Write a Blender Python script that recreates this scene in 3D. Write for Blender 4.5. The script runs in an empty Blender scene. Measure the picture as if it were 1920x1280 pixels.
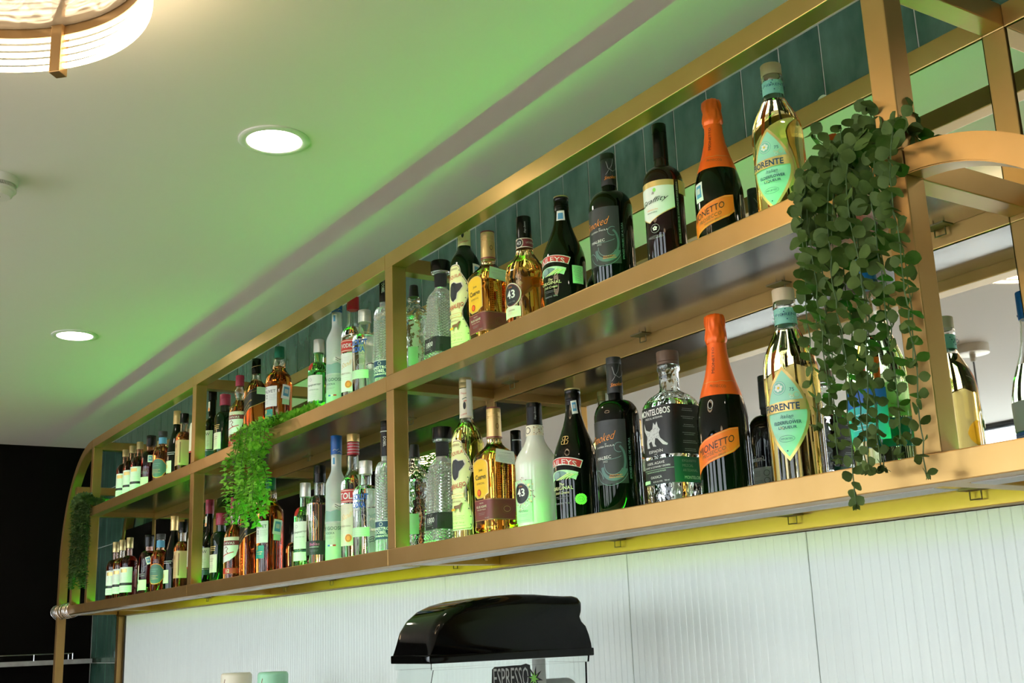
import bpy, bmesh, math, random
from mathutils import Vector, Matrix, noise

# ---------------------------------------------------------------- camera, world, exposure
S = bpy.context.scene
COL = S.collection
PI = math.pi
R = math.radians

cam_d = bpy.data.cameras.new('camera')
cam = bpy.data.objects.new('camera', cam_d)
COL.objects.link(cam)
cam_d.sensor_width = 36.0
cam_d.lens = 2167.73 / 1920 * 36.0
cam_d.clip_start = 0.02
yaw, pitch, roll = R(56.6218), R(14.1844), R(-2.2202)
fw = Vector((-math.sin(yaw) * math.cos(pitch), math.cos(yaw) * math.cos(pitch), math.sin(pitch)))
rt = Vector((math.cos(yaw), math.sin(yaw), 0))
up = rt.cross(fw)
r2 = math.cos(roll) * rt + math.sin(roll) * up
u2 = -math.sin(roll) * rt + math.cos(roll) * up
cam.matrix_world = Matrix(((r2.x, u2.x, -fw.x, 1.54677), (r2.y, u2.y, -fw.y, -1.38082), (r2.z, u2.z, -fw.z, -0.18161), (0, 0, 0, 1)))
S.camera = cam

W = bpy.data.worlds.new('daylight')
S.world = W
W.use_nodes = True
wb = W.node_tree.nodes['Background']
wb.inputs[0].default_value = (0.86, 0.94, 1.0, 1)
wb.inputs[1].default_value = 4.6

S.view_settings.view_transform = 'Standard'
S.view_settings.look = 'None'
S.view_settings.gamma = 1
S.view_settings.use_curve_mapping = False
S.view_settings.exposure = 0.9
S.cycles.use_denoising = True
S.cycles.max_bounces = 14
S.cycles.transmission_bounces = 10
S.cycles.glossy_bounces = 6
S.cycles.diffuse_bounces = 4
S.cycles.sample_clamp_indirect = 6.0
S.cycles.caustics_refractive = True
S.cycles.blur_glossy = 0.6

GREEN_LED = (0.03, 1.0, 0.02)
GREEN_POWER = 44.0
LIME_LED = (0.60, 1.0, 0.015)
LIME_POWER = 7.5
WARM = (1.0, 0.74, 0.45)
RING_POWER = 7.0
DOWN_POWER = 16.0

# ---------------------------------------------------------------- materials
MATS = {}


def mat(name, col=(0.8, 0.8, 0.8), rough=0.5, metal=0.0, trans=0.0, ior=1.45, emit=None, estr=0.0, coat=0.0, absorb=None, dens=0.0, spec=0.5):
    if name in MATS:
        return MATS[name]
    m = bpy.data.materials.new(name)
    m.use_nodes = True
    n = m.node_tree.nodes
    b = n['Principled BSDF']
    b.inputs['Base Color'].default_value = (*col, 1)
    b.inputs['Roughness'].default_value = rough
    b.inputs['Metallic'].default_value = metal
    b.inputs['Transmission Weight'].default_value = trans
    b.inputs['IOR'].default_value = ior
    b.inputs['Coat Weight'].default_value = coat
    b.inputs['Specular IOR Level'].default_value = spec
    if emit:
        b.inputs['Emission Color'].default_value = (*emit, 1)
        b.inputs['Emission Strength'].default_value = estr
    if absorb:
        v = n.new('ShaderNodeVolumeAbsorption')
        v.inputs[0].default_value = (*absorb, 1)
        v.inputs[1].default_value = dens
        m.node_tree.links.new(v.outputs[0], n['Material Output'].inputs['Volume'])
    MATS[name] = m
    return m


def node(m, t, **kw):
    nd = m.node_tree.nodes.new(t)
    for k, v in kw.items():
        setattr(nd, k, v)
    return nd


def add_bump(m, height_socket, strength=0.3, dist=0.002):
    b = node(m, 'ShaderNodeBump')
    b.inputs['Strength'].default_value = strength
    b.inputs['Distance'].default_value = dist
    m.node_tree.links.new(height_socket, b.inputs['Height'])
    m.node_tree.links.new(b.outputs[0], m.node_tree.nodes['Principled BSDF'].inputs['Normal'])


def noise_bump(m, scale, strength, dist=0.002, detail=3, stretch=(1, 1, 1)):
    tc = node(m, 'ShaderNodeTexCoord')
    mp = node(m, 'ShaderNodeMapping')
    mp.inputs['Scale'].default_value = stretch
    nz = node(m, 'ShaderNodeTexNoise')
    nz.inputs['Scale'].default_value = scale
    nz.inputs['Detail'].default_value = detail
    L = m.node_tree.links
    L.new(tc.outputs['Object'], mp.inputs[0])
    L.new(mp.outputs[0], nz.inputs['Vector'])
    add_bump(m, nz.outputs[0], strength, dist)
    return nz


def noise_colour(m, scale, c1, c2, lo=0.35, hi=0.65, stretch=(1, 1, 1), detail=5, sock='Base Color'):
    L = m.node_tree.links
    tc = node(m, 'ShaderNodeTexCoord')
    mp = node(m, 'ShaderNodeMapping')
    mp.inputs['Scale'].default_value = stretch
    nz = node(m, 'ShaderNodeTexNoise')
    nz.inputs['Scale'].default_value = scale
    nz.inputs['Detail'].default_value = detail
    cr = node(m, 'ShaderNodeValToRGB')
    cr.color_ramp.elements[0].position = lo
    cr.color_ramp.elements[1].position = hi
    cr.color_ramp.elements[0].color = (*c1, 1)
    cr.color_ramp.elements[1].color = (*c2, 1)
    L.new(tc.outputs['Object'], mp.inputs[0])
    L.new(mp.outputs[0], nz.inputs['Vector'])
    L.new(nz.outputs[0], cr.inputs[0])
    L.new(cr.outputs[0], m.node_tree.nodes['Principled BSDF'].inputs[sock])
    return cr


# frame and room
M_BRASS = mat('brushed_brass', (0.455, 0.275, 0.095), 0.34, 0.80)
noise_colour(M_BRASS, 9, (0.435, 0.26, 0.085), (0.48, 0.292, 0.106), 0.3, 0.7)
noise_bump(M_BRASS, 420, 0.05, 0.0005)
M_PANEL_SHELF = mat('shelf_steel', (0.42, 0.41, 0.39), 0.19, 1.0)
noise_bump(M_PANEL_SHELF, 6, 0.06, 0.01)
M_MIRROR = mat('mirror_glass', (0.86, 0.89, 0.87), 0.015, 1.0)
M_MIRROR_EDGE = mat('mirror_edge', (0.02, 0.03, 0.025), 0.2)
M_CEIL = mat('ceiling_paint', (0.78, 0.76, 0.72), 0.85)
noise_bump(M_CEIL, 220, 0.06, 0.001)
M_BLACK = mat('black_paint', (0.0035, 0.003, 0.0025), 0.7, spec=0.08)
noise_bump(M_BLACK, 80, 0.1, 0.001)
M_FLOOR = mat('floor_wood', (0.50, 0.33, 0.20), 0.5)  # unseen wood floor, warm tone chosen to bounce warm light upward
noise_colour(M_FLOOR, 3, (0.47, 0.31, 0.18), (0.54, 0.36, 0.22))
M_WHITEWALL = mat('dark_wall_paint', (0.03, 0.027, 0.024), 0.8, spec=0.2)
noise_bump(M_WHITEWALL, 150, 0.05, 0.001)
M_FLUTE = mat('fluted_white_panel', (0.78, 0.84, 0.79), 0.34)
noise_colour(M_FLUTE, 3.0, (0.76, 0.815, 0.77), (0.80, 0.86, 0.81), 0.3, 0.7, (14, 1, 0.5))
M_FLUTE_SIDE = mat('panel_dark_trim', (0.03, 0.03, 0.028), 0.6)
M_GROUT = mat('tile_grout', (0.42, 0.40, 0.36), 0.8)
noise_colour(M_GROUT, 30, (0.37, 0.35, 0.31), (0.46, 0.44, 0.40))
M_TILE = mat('teal_glazed_tile', (0.04, 0.11, 0.10), 0.17, coat=0.3)
_L = M_TILE.node_tree.links
noise_colour(M_TILE, 16, (0.022, 0.066, 0.045), (0.080, 0.150, 0.115), 0.35, 0.72, (1, 1, 0.45), 8)
noise_bump(M_TILE, 14, 0.45, 0.004, 6, (1, 1, 0.5))
M_STEEL = mat('bright_steel', (0.72, 0.72, 0.72), 0.25, 1.0)
M_GREYSTONE = mat('grey_ledge_stone', (0.32, 0.32, 0.30), 0.5)
noise_colour(M_GREYSTONE, 20, (0.28, 0.28, 0.26), (0.36, 0.36, 0.34))
M_LED_G = mat('green_led', (0.1, 0.4, 0.1), 0.5, emit=GREEN_LED, estr=GREEN_POWER)
M_LED_L = mat('lime_led', (0.3, 0.4, 0.1), 0.5, emit=LIME_LED, estr=LIME_POWER)
M_LAMP = mat('lamp_glow', (1, 1, 1), 0.5, emit=WARM, estr=RING_POWER)
M_DOWN = mat('downlight_glow', (1, 1, 1), 0.5, emit=(1.0, 0.90, 0.74), estr=DOWN_POWER)
M_TRIM = mat('white_lamp_trim', (0.72, 0.72, 0.68), 0.45)
M_ACRYL = mat('frosted_acrylic', (0.10, 0.08, 0.06), 0.25)
M_PEARL = mat('pearl_glass_plate', (0.10, 0.09, 0.075), 0.12, coat=0.4)
noise_bump(M_PEARL, 6, 0.8, 0.02, 1, (1, 3, 1))
M_LAMPBRASS = mat('satin_gold', (0.34, 0.21, 0.085), 0.35, 0.6)
M_WHITEPL = mat('white_plastic', (0.72, 0.72, 0.68), 0.5)
M_DKPL = mat('dark_vent_plastic', (0.10, 0.10, 0.09), 0.6)
M_BLKGLOSS = mat('gloss_black_plastic', (0.0025, 0.0025, 0.0025), 0.07, spec=0.28)
M_CLRPL = mat('clear_plastic', (0.95, 0.98, 0.97), 0.05, trans=1.0, ior=1.2)

# bottle glass
M_CLEAR = mat('clear_bottle_glass', (0.97, 1.0, 0.98), 0.01, trans=1, ior=1.42)
M_CLRNECK = M_CLEAR
M_FROST = mat('frosted_bottle_glass', (0.80, 0.87, 0.83), 0.42, trans=0.55, ior=1.35)
M_GOLDL = mat('golden_spirit', (1, 1, 1), 0.01, trans=1, ior=1.40, absorb=(0.98, 0.72, 0.10), dens=34)
M_PALE = mat('pale_gold_liqueur', (1, 1, 1), 0.01, trans=1, ior=1.40, absorb=(0.97, 0.83, 0.18), dens=17)
M_OLIVE = mat('olive_gold_tequila', (1, 1, 1), 0.01, trans=1, ior=1.40, absorb=(0.90, 0.86, 0.20), dens=30)
M_AMBER = mat('amber_whisky', (1, 1, 1), 0.01, trans=1, ior=1.40, absorb=(0.96, 0.58, 0.05), dens=44)
M_DARKAMB = mat('dark_amber_rum', (1, 1, 1), 0.01, trans=1, ior=1.40, absorb=(0.80, 0.30, 0.05), dens=170)
M_PINK = mat('pink_gin', (1, 1, 1), 0.01, trans=1, ior=1.40, absorb=(0.97, 0.80, 0.76), dens=4)
M_GREENG = mat('green_gin_glass', (1, 1, 1), 0.01, trans=1, ior=1.42, absorb=(0.30, 0.95, 0.42), dens=42)
M_LIMEG = mat('pale_green_glass', (1, 1, 1), 0.01, trans=1, ior=1.40, absorb=(0.82, 0.98, 0.52), dens=14)
M_BLACKG = mat('black_wine_glass', (0.002, 0.003, 0.002), 0.03, spec=0.38)
M_DKGREEN = mat('dark_green_glass', (0.003, 0.013, 0.005), 0.03, spec=0.38)
M_DKRED = mat('dark_red_vermouth', (0.012, 0.002, 0.003), 0.03, spec=0.38)
M_CREAMG = mat('cream_painted_bottle', (0.72, 0.74, 0.62), 0.22, coat=0.3)


def faceted(name, sc, strength, base=M_CLEAR, diag=True):
    m = base.copy()
    m.name = name
    tc = node(m, 'ShaderNodeTexCoord')
    L = m.node_tree.links
    outs = []
    for a in ((1, 1), (1, -1)) if diag else ((1, 0), (0, 1)):
        d = node(m, 'ShaderNodeVectorMath', operation='DOT_PRODUCT')
        d.inputs[1].default_value = (a[0] * sc, a[0] * sc, a[1] * sc * 0.8)
        L.new(tc.outputs['Object'], d.inputs[0])
        s = node(m, 'ShaderNodeMath', operation='SINE')
        L.new(d.outputs['Value'], s.inputs[0])
        ab = node(m, 'ShaderNodeMath', operation='ABSOLUTE')
        L.new(s.outputs[0], ab.inputs[0])
        outs.append(ab)
    ad = node(m, 'ShaderNodeMath', operation='MINIMUM')
    L.new(outs[0].outputs[0], ad.inputs[0])
    L.new(outs[1].outputs[0], ad.inputs[1])
    add_bump(m, ad.outputs[0], strength, 0.004)
    return m


M_DIAMOND = faceted('diamond_cut_glass', 380, 1.0)
M_SCALE = faceted('scaled_glass', 300, 0.9, diag=False)
M_RIPPLE = M_CLEAR.copy()
noise_bump(M_RIPPLE, 45, 0.9, 0.006, 2, (1, 1, 0.6))
M_RIPPLEGOLD = M_GOLDL.copy()
noise_bump(M_RIPPLEGOLD, 35, 0.8, 0.006, 2, (1, 1, 1.6))


def flat(name, col, rough=0.45, metal=0.0):
    return mat(name, col, rough, metal)


M_BLKCAP = mat('black_cap', (0.004, 0.004, 0.0045), 0.24, spec=0.35)
M_GREYCAP = mat('charcoal_cap', (0.03, 0.03, 0.032), 0.45)
M_GOLDCAP = mat('gold_cap', (0.66, 0.47, 0.20), 0.35, 0.7)
M_OLDGOLD = mat('old_gold_cap', (0.52, 0.42, 0.20), 0.35, 0.7)
M_SILCAP = mat('silver_cap', (0.66, 0.66, 0.63), 0.35, 0.6)
M_REDCAP = mat('red_cap', (0.42, 0.015, 0.025), 0.35)
M_WINERED = mat('wine_red_cap', (0.30, 0.02, 0.05), 0.4)
M_BLUECAP = mat('blue_cap', (0.01, 0.09, 0.34), 0.35)
M_BLUE2 = mat('sky_blue_cap', (0.0, 0.12, 0.42), 0.4)
M_GRNCAP = mat('green_cap', (0.01, 0.16, 0.08), 0.4)
M_CORK = mat('wooden_stopper', (0.56, 0.43, 0.28), 0.6)
noise_colour(M_CORK, 50, (0.50, 0.38, 0.24), (0.62, 0.49, 0.33), 0.3, 0.7, (1, 1, 0.2))
M_DKCORK = mat('dark_wooden_stopper', (0.12, 0.07, 0.045), 0.5)
M_ORANGE = mat('orange_foil', (0.92, 0.13, 0.008), 0.36, 0.2)
noise_bump(M_ORANGE, 60, 0.25, 0.001)
M_ORLAB = flat('orange_label', (0.95, 0.16, 0.01), 0.5)
M_WH = flat('white_label', (0.80, 0.80, 0.74))
M_CRM = flat('cream_label', (0.74, 0.70, 0.52))
M_YEL = flat('yellow_label', (0.86, 0.52, 0.02))
M_LIMEL = flat('pale_yellow_label', (0.80, 0.82, 0.38))
M_BLK = flat('black_print', (0.012, 0.012, 0.013))
M_CHAR = flat('charcoal_label', (0.030, 0.032, 0.034))
M_CUT = mat('cut_clear_glass', (0.93, 0.96, 0.93), 0.08, trans=0.80, ior=1.42)
M_DKG = flat('dark_green_print', (0.02, 0.10, 0.07))
M_TEALT = flat('teal_swirl', (0.09, 0.17, 0.16))
M_TEALT2 = flat('teal_swirl_light', (0.16, 0.27, 0.25))
M_MINT = flat('mint_label', (0.34, 0.66, 0.50))
M_MINT2 = flat('mint_label_dark', (0.22, 0.52, 0.42))
M_NAVY = flat('navy_print', (0.01, 0.05, 0.12))
M_GOLDP = flat('gold_print', (0.72, 0.50, 0.18), 0.35, 0.5)
M_MAROON = flat('maroon_label', (0.20, 0.03, 0.035))
M_REDP = flat('red_print', (0.55, 0.03, 0.02))
M_ORP = flat('orange_print', (0.95, 0.30, 0.03))
M_BLUEP = flat('blue_print', (0.01, 0.10, 0.45))
M_SEALB = flat('tax_seal_blue', (0.10, 0.32, 0.52))
M_TEALL = flat('turquoise_label', (0.03, 0.42, 0.44))
M_GREY = flat('grey_print', (0.30, 0.30, 0.30))
M_LGREY = flat('light_grey_print', (0.55, 0.56, 0.54))
M_PINKP = flat('pink_print', (0.85, 0.20, 0.45))
M_BRN = flat('brown_print', (0.22, 0.10, 0.03))
M_PGRN = flat('pale_green_sticker', (0.50, 0.78, 0.46))
M_BGRN = flat('bright_green_sticker', (0.30, 0.75, 0.12))
M_HILL = flat('hill_print', (0.25, 0.40, 0.36))
M_PURP = flat('purple_print', (0.2, 0.02, 0.12))


# ---------------------------------------------------------------- object helpers
def tag(o, label=None, cat=None, group=None, kind=None):
    if label:
        o['label'] = label
    if cat:
        o['category'] = cat
    if group:
        o['group'] = group
    if kind:
        o['kind'] = kind
    return o


def empty(name, loc=(0, 0, 0), rz=0, **kw):
    o = bpy.data.objects.new(name, None)
    COL.objects.link(o)
    o.location = loc
    o.rotation_euler = (0, 0, rz)
    o.empty_display_size = 0.05
    return tag(o, **kw)


def finish(name, bm, mats, parent=None, smooth=False, angle=35):
    me = bpy.data.meshes.new(name)
    bm.to_mesh(me)
    bm.free()
    for m in (mats if isinstance(mats, (list, tuple)) else [mats]):
        me.materials.append(m)
    if smooth:
        me.shade_smooth()
        if angle < 180:
            me.set_sharp_from_angle(angle=R(angle))
    o = bpy.data.objects.new(name, me)
    COL.objects.link(o)
    if parent:
        o.parent = parent
    return o


def shared(name, me, parent):
    o = bpy.data.objects.new(name, me)
    COL.objects.link(o)
    o.parent = parent
    return o


def box(bm, x0, x1, y0, y1, z0, z1, bev=0.0, mi=0):
    vs = [bm.verts.new((x, y, z)) for x in (x0, x1) for y in (y0, y1) for z in (z0, z1)]
    q = [(0, 1, 3, 2), (4, 6, 7, 5), (0, 4, 5, 1), (2, 3, 7, 6), (0, 2, 6, 4), (1, 5, 7, 3)]
    fs = [bm.faces.new([vs[i] for i in f]) for f in q]
    for f in fs:
        f.material_index = mi
    if bev:
        es = list({e for f in fs for e in f.edges})
        r = bmesh.ops.bevel(bm, geom=es, offset=bev, segments=2, affect='EDGES', profile=0.6)
        for f in r['faces']:
            f.material_index = mi
    return bm


def boxo(name, x0, x1, y0, y1, z0, z1, m, parent=None, bev=0.0):
    bm = bmesh.new()
    box(bm, x0, x1, y0, y1, z0, z1, bev)
    bmesh.ops.recalc_face_normals(bm, faces=bm.faces)
    return finish(name, bm, m, parent)


def superpt(t, n):
    """unit superellipse point at angle t (0 faces -Y, growing towards +X)"""
    a = t - PI / 2
    c, s = math.cos(a), math.sin(a)
    k = (abs(c) ** n + abs(s) ** n) ** (-1.0 / n)
    return c * k, s * k


def rings(bm, secs, seg=36, close0=True, close1=True, mi=0, wob=None):
    """secs: (z, r, n[, flat]) ; flat squashes depth"""
    rows = []
    for s in secs:
        z, r, n = s[0], s[1], s[2]
        fl = s[3] if len(s) > 3 else 1.0
        if r < 1e-5:
            rows.append([bm.verts.new((0, 0, z))])
            continue
        row = []
        for i in range(seg):
            x, y = superpt(2 * PI * i / seg + PI / seg * 0, n)
            rr = r
            zz = z
            if wob:
                rr = r * (1 + wob(i / seg, z))
            row.append(bm.verts.new((x * rr, y * rr * fl, zz)))
        rows.append(row)
    for a, b in zip(rows, rows[1:]):
        if len(a) == 1 and len(b) == 1:
            continue
        for i in range(seg):
            j = (i + 1) % seg
            if len(a) == 1:
                f = bm.faces.new((a[0], b[j], b[i]))
            elif len(b) == 1:
                f = bm.faces.new((a[i], a[j], b[0]))
            else:
                f = bm.faces.new((a[i], a[j], b[j], b[i]))
            f.material_index = mi
    if close0 and len(rows[0]) > 1:
        f = bm.faces.new(rows[0][::-1])
        f.material_index = mi
    if close1 and len(rows[-1]) > 1:
        f = bm.faces.new(rows[-1])
        f.material_index = mi
    return rows


def tube(bm, pts, r, seg=8, mi=0, caps=True):
    pts = [Vector(p) for p in pts]
    rows = []
    prev = None
    for i, p in enumerate(pts):
        d = (pts[min(i + 1, len(pts) - 1)] - pts[max(i - 1, 0)]).normalized()
        if prev is None:
            a = Vector((0, 0, 1)) if abs(d.z) < 0.9 else Vector((1, 0, 0))
            n = d.cross(a).normalized()
        else:
            n = (prev - d * prev.dot(d)).normalized()
        prev = n
        b = d.cross(n)
        rr = r[i] if isinstance(r, (list, tuple)) else r
        rows.append([bm.verts.new(p + rr * (math.cos(2 * PI * k / seg) * n + math.sin(2 * PI * k / seg) * b)) for k in range(seg)])
    for a, b in zip(rows, rows[1:]):
        for k in range(seg):
            f = bm.faces.new((a[k], a[(k + 1) % seg], b[(k + 1) % seg], b[k]))
            f.material_index = mi
    if caps:
        bm.faces.new(rows[0][::-1]).material_index = mi
        bm.faces.new(rows[-1]).material_index = mi


# ---------------------------------------------------------------- lettering
TXT = {}


def text_polys(s, shear=0.0, bold=0.0):
    key = (s, shear, bold)
    if key in TXT:
        return TXT[key]
    cu = bpy.data.curves.new('lettering', 'FONT')
    cu.body = s
    cu.dimensions = '2D'
    cu.fill_mode = 'FRONT'
    cu.resolution_u = 2
    cu.shear = shear
    cu.offset = bold
    ob = bpy.data.objects.new('lettering', cu)
    me = bpy.data.meshes.new_from_object(ob)
    vs = [(v.co.x, v.co.y) for v in me.vertices]
    fs = [list(p.vertices) for p in me.polygons]
    bpy.data.objects.remove(ob)
    bpy.data.curves.remove(cu)
    bpy.data.meshes.remove(me)
    if vs:
        x0, x1 = min(v[0] for v in vs), max(v[0] for v in vs)
        y0, y1 = min(v[1] for v in vs), max(v[1] for v in vs)
    else:
        x0 = x1 = y0 = y1 = 0
    TXT[key] = (vs, fs, x0, x1, y0, y1)
    return TXT[key]


class Skin:
    """Flat artwork wrapped on a bottle's side: u runs round the bottle from its front, v is height."""

    def __init__(self, secs, mapper=None):
        self.secs = sorted(secs, key=lambda s: s[0])
        self.bm = bmesh.new()
        self.mats = []
        self.layer = 0
        self.mapper = mapper
        self.du = 0.005
        mid = max(self.secs, key=lambda s: s[1])
        self.n = mid[2]
        self.R = mid[1]
        self.fl = mid[3] if len(mid) > 3 else 1.0
        N = 720
        self.tab = [0.0]
        self.pts = [superpt(0, self.n)]
        for i in range(1, N + 1):
            q = superpt(2 * PI * i / N, self.n)
            p = self.pts[-1]
            self.tab.append(self.tab[-1] + math.hypot((q[0] - p[0]), (q[1] - p[1]) * self.fl))
            self.pts.append(q)
        self.per = self.tab[-1] * self.R

    def rad(self, v):
        s = self.secs
        if v <= s[0][0]:
            return s[0][1]
        for a, b in zip(s, s[1:]):
            if a[0] <= v <= b[0]:
                if b[0] - a[0] < 1e-9:
                    return b[1]
                return a[1] + (b[1] - a[1]) * (v - a[0]) / (b[0] - a[0])
        return s[-1][1]

    def place(self, u, v, off):
        if self.mapper:
            return self.mapper(u, v, off)
        L = (u % self.per) / self.R
        lo, hi = 0, len(self.tab) - 1
        while hi - lo > 1:
            m = (lo + hi) // 2
            if self.tab[m] <= L:
                lo = m
            else:
                hi = m
        f = (L - self.tab[lo]) / max(1e-9, self.tab[hi] - self.tab[lo])
        a, b = self.pts[lo], self.pts[hi]
        x, y = a[0] + (b[0] - a[0]) * f, (a[1] + (b[1] - a[1]) * f)
        r = self.rad(v)
        px, py = x * r, y * r * self.fl
        nx = math.copysign(abs(x) ** (self.n - 1), x)
        ny = math.copysign(abs(y) ** (self.n - 1), y)
        k = math.hypot(nx, ny) or 1
        return (px + nx / k * off, py + ny / k * off, v)

    def _add(self, vs, faces, m, lift=True):
        if m not in self.mats:
            self.mats.append(m)
        mi = self.mats.index(m)
        if lift:
            self.layer += 1
        off = 0.0004 + 0.00022 * self.layer
        t = bmesh.new()
        bv = [t.verts.new((x, y, 0)) for x, y in vs]
        for f in faces:
            try:
                t.faces.new([bv[i] for i in f])
            except ValueError:
                pass
        big = [f for f in t.faces if len(f.verts) > 4]
        if big:
            bmesh.ops.triangulate(t, faces=big)
        us = [v[0] for v in vs]
        vv = [v[1] for v in vs]
        if not us:
            t.free()
            return
        k = math.ceil(min(us) / self.du)
        while k * self.du < max(us):
            bmesh.ops.bisect_plane(t, geom=t.verts[:] + t.edges[:] + t.faces[:], plane_co=(k * self.du, 0, 0), plane_no=(1, 0, 0), dist=1e-6)
            k += 1
        dv = 0.006
        if max(vv) - min(vv) > dv and not self.mapper:
            k = math.ceil(min(vv) / dv)
            while k * dv < max(vv):
                if abs(self.rad(k * dv + dv) - self.rad(k * dv - dv)) > 0.0004:
                    bmesh.ops.bisect_plane(t, geom=t.verts[:] + t.edges[:] + t.faces[:], plane_co=(0, k * dv, 0), plane_no=(0, 1, 0), dist=1e-6)
                k += 1
        mp = {v: self.bm.verts.new(self.place(v.co.x, v.co.y, off)) for v in t.verts}
        for f in t.faces:
            if f.normal.z < 0:
                nf = [mp[v] for v in f.verts][::-1]
            else:
                nf = [mp[v] for v in f.verts]
            try:
                q = self.bm.faces.new(nf)
                q.material_index = mi
            except ValueError:
                pass
        t.free()

    def poly(self, pts, m):
        self._add(pts, [list(range(len(pts)))], m)
        return self

    def rect(self, u0, u1, v0, v1, m, rot=0.0):
        if rot:
            cu, cv = (u0 + u1) / 2, (v0 + v1) / 2
            c, s = math.cos(rot), math.sin(rot)
            P = [(cu + (x - cu) * c - (y - cv) * s, cv + (x - cu) * s + (y - cv) * c) for x, y in ((u0, v0), (u1, v0), (u1, v1), (u0, v1))]
            return self.poly(P, m)
        return self.poly([(u0, v0), (u1, v0), (u1, v1), (u0, v1)], m)

    def ell(self, cu, cv, ru, rv, m, seg=28, a0=0, a1=2 * PI):
        return self.poly([(cu + ru * math.cos(a0 + (a1 - a0) * i / seg), cv + rv * math.sin(a0 + (a1 - a0) * i / seg)) for i in range(seg if a1 - a0 > 6.2 else seg + 1)], m)

    def ring(self, cu, cv, ru, rv, w, m, seg=28):
        vs, fs = [], []
        for i in range(seg):
            a = 2 * PI * i / seg
            vs += [(cu + ru * math.cos(a), cv + rv * math.sin(a)), (cu + (ru - w) * math.cos(a), cv + (rv - w) * math.sin(a))]
        for i in range(seg):
            j = (i + 1) % seg
            fs.append([2 * i, 2 * j, 2 * j + 1, 2 * i + 1])
        self._add(vs, fs, m)
        return self

    def stroke(self, pts, w, m):
        vs, fs = [], []
        for i, p in enumerate(pts):
            a = pts[max(0, i - 1)]
            b = pts[min(len(pts) - 1, i + 1)]
            d = math.hypot(b[0] - a[0], b[1] - a[1]) or 1
            nx, ny = -(b[1] - a[1]) / d * w / 2, (b[0] - a[0]) / d * w / 2
            vs += [(p[0] + nx, p[1] + ny), (p[0] - nx, p[1] - ny)]
        for i in range(len(pts) - 1):
            fs.append([2 * i, 2 * i + 1, 2 * i + 3, 2 * i + 2])
        self._add(vs, fs, m)
        return self

    def txt(self, s, cu, cv, h, m, w=None, shear=0.0, rot=0.0, bold=0.0, arc=0.0, skew=0.0):
        vs, fs, x0, x1, y0, y1 = text_polys(s, shear, bold)
        if not vs:
            return self
        sy = h / max(1e-6, y1 - y0)
        sx = (w / (x1 - x0)) if w else sy
        mx, my = (x0 + x1) / 2, (y0 + y1) / 2
        c, sn = math.cos(rot), math.sin(rot)
        out = []
        for x, y in vs:
            X, Y = (x - mx) * sx, (y - my) * sy
            if arc:
                Y += -arc * (X * 2 / max(1e-6, (x1 - x0) * sx)) ** 2
            Y += skew * X
            out.append((cu + X * c - Y * sn, cv + X * sn + Y * c))
        self._add(out, fs, m)
        return self

    def lines(self, cu, cv, w, n, m, dv=0.0035, th=0.0007, jit=0.35, seed=1):
        """rows of tiny illegible print"""
        rnd = random.Random(seed)
        vs, fs = [], []
        for i in range(n):
            y = cv - i * dv
            ww = w * (1 - rnd.random() * jit)
            x = cu - ww / 2
            while x < cu + ww / 2:
                l = rnd.uniform(0.0012, 0.0035)
                k = len(vs)
                vs += [(x, y), (x + l, y), (x + l, y + th), (x, y + th)]
                fs.append([k, k + 1, k + 2, k + 3])
                x += l + 0.0007
        self._add(vs, fs, m)
        return self

    def seal(self, cu, cv, w, h, rot=0.0):
        """paper tax seal with a plain blue block"""
        self.rect(cu - w / 2, cu + w / 2, cv - h / 2, cv + h / 2, M_WH, rot)
        self.rect(cu - w * 0.34, cu + w * 0.34, cv - h * 0.30, cv + h * 0.36, M_SEALB, rot)
        self.rect(cu - w * 0.22, cu + w * 0.22, cv - h * 0.10, cv + h * 0.20, M_LGREY, rot)
        return self

    def cut(self, name, parent):
        self.build(name, parent)
        self.bm = bmesh.new()
        self.mats = []
        self.layer = 0

    def build(self, name, parent):
        return finish(name, self.bm, self.mats, parent, smooth=True, angle=50)


# ---------------------------------------------------------------- bottles
def smoothstep(t):
    return t * t * (3 - 2 * t)


def profile(R_, hb, hs, rn, ht, n=2, style='round', foot=0.004, lip=None):
    """foot, straight body to hb, shoulder to hs, neck radius rn up to ht"""
    s = [(0.0, R_ - foot, n), (foot * 0.4, R_ - foot * 0.3, n), (foot, R_, n), (hb, R_, n)]
    K = 9
    for i in range(1, K + 1):
        t = i / K
        if style == 'round':
            r = rn + (R_ - rn) * math.sqrt(max(0, 1 - t ** 2)) if t < 0.93 else rn + (R_ - rn) * math.sqrt(1 - 0.93 ** 2) * (1 - (t - 0.93) / 0.07)
        elif style == 'slope':
            r = R_ + (rn - R_) * smoothstep(t)
        else:
            r = R_ + (rn - R_) * (0.5 * t + 0.5 * smoothstep(t))
        nn = n + (2 - n) * t
        s.append((hb + (hs - hb) * t, r, nn))
    s.append((ht, rn, 2))
    if lip:
        s[-1] = (ht - lip[1], rn, 2)
        s += [(ht - lip[1] + 0.001, rn + lip[0], 2), (ht - 0.001, rn + lip[0], 2), (ht, rn + lip[0] - 0.001, 2)]
    return s


def interp(secs, z):
    for a, b in zip(secs, secs[1:]):
        if a[0] <= z <= b[0] and b[0] > a[0]:
            t = (z - a[0]) / (b[0] - a[0])
            return a[1] + (b[1] - a[1]) * t, a[2] + (b[2] - a[2]) * t
    return secs[-1][1], secs[-1][2]


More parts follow.
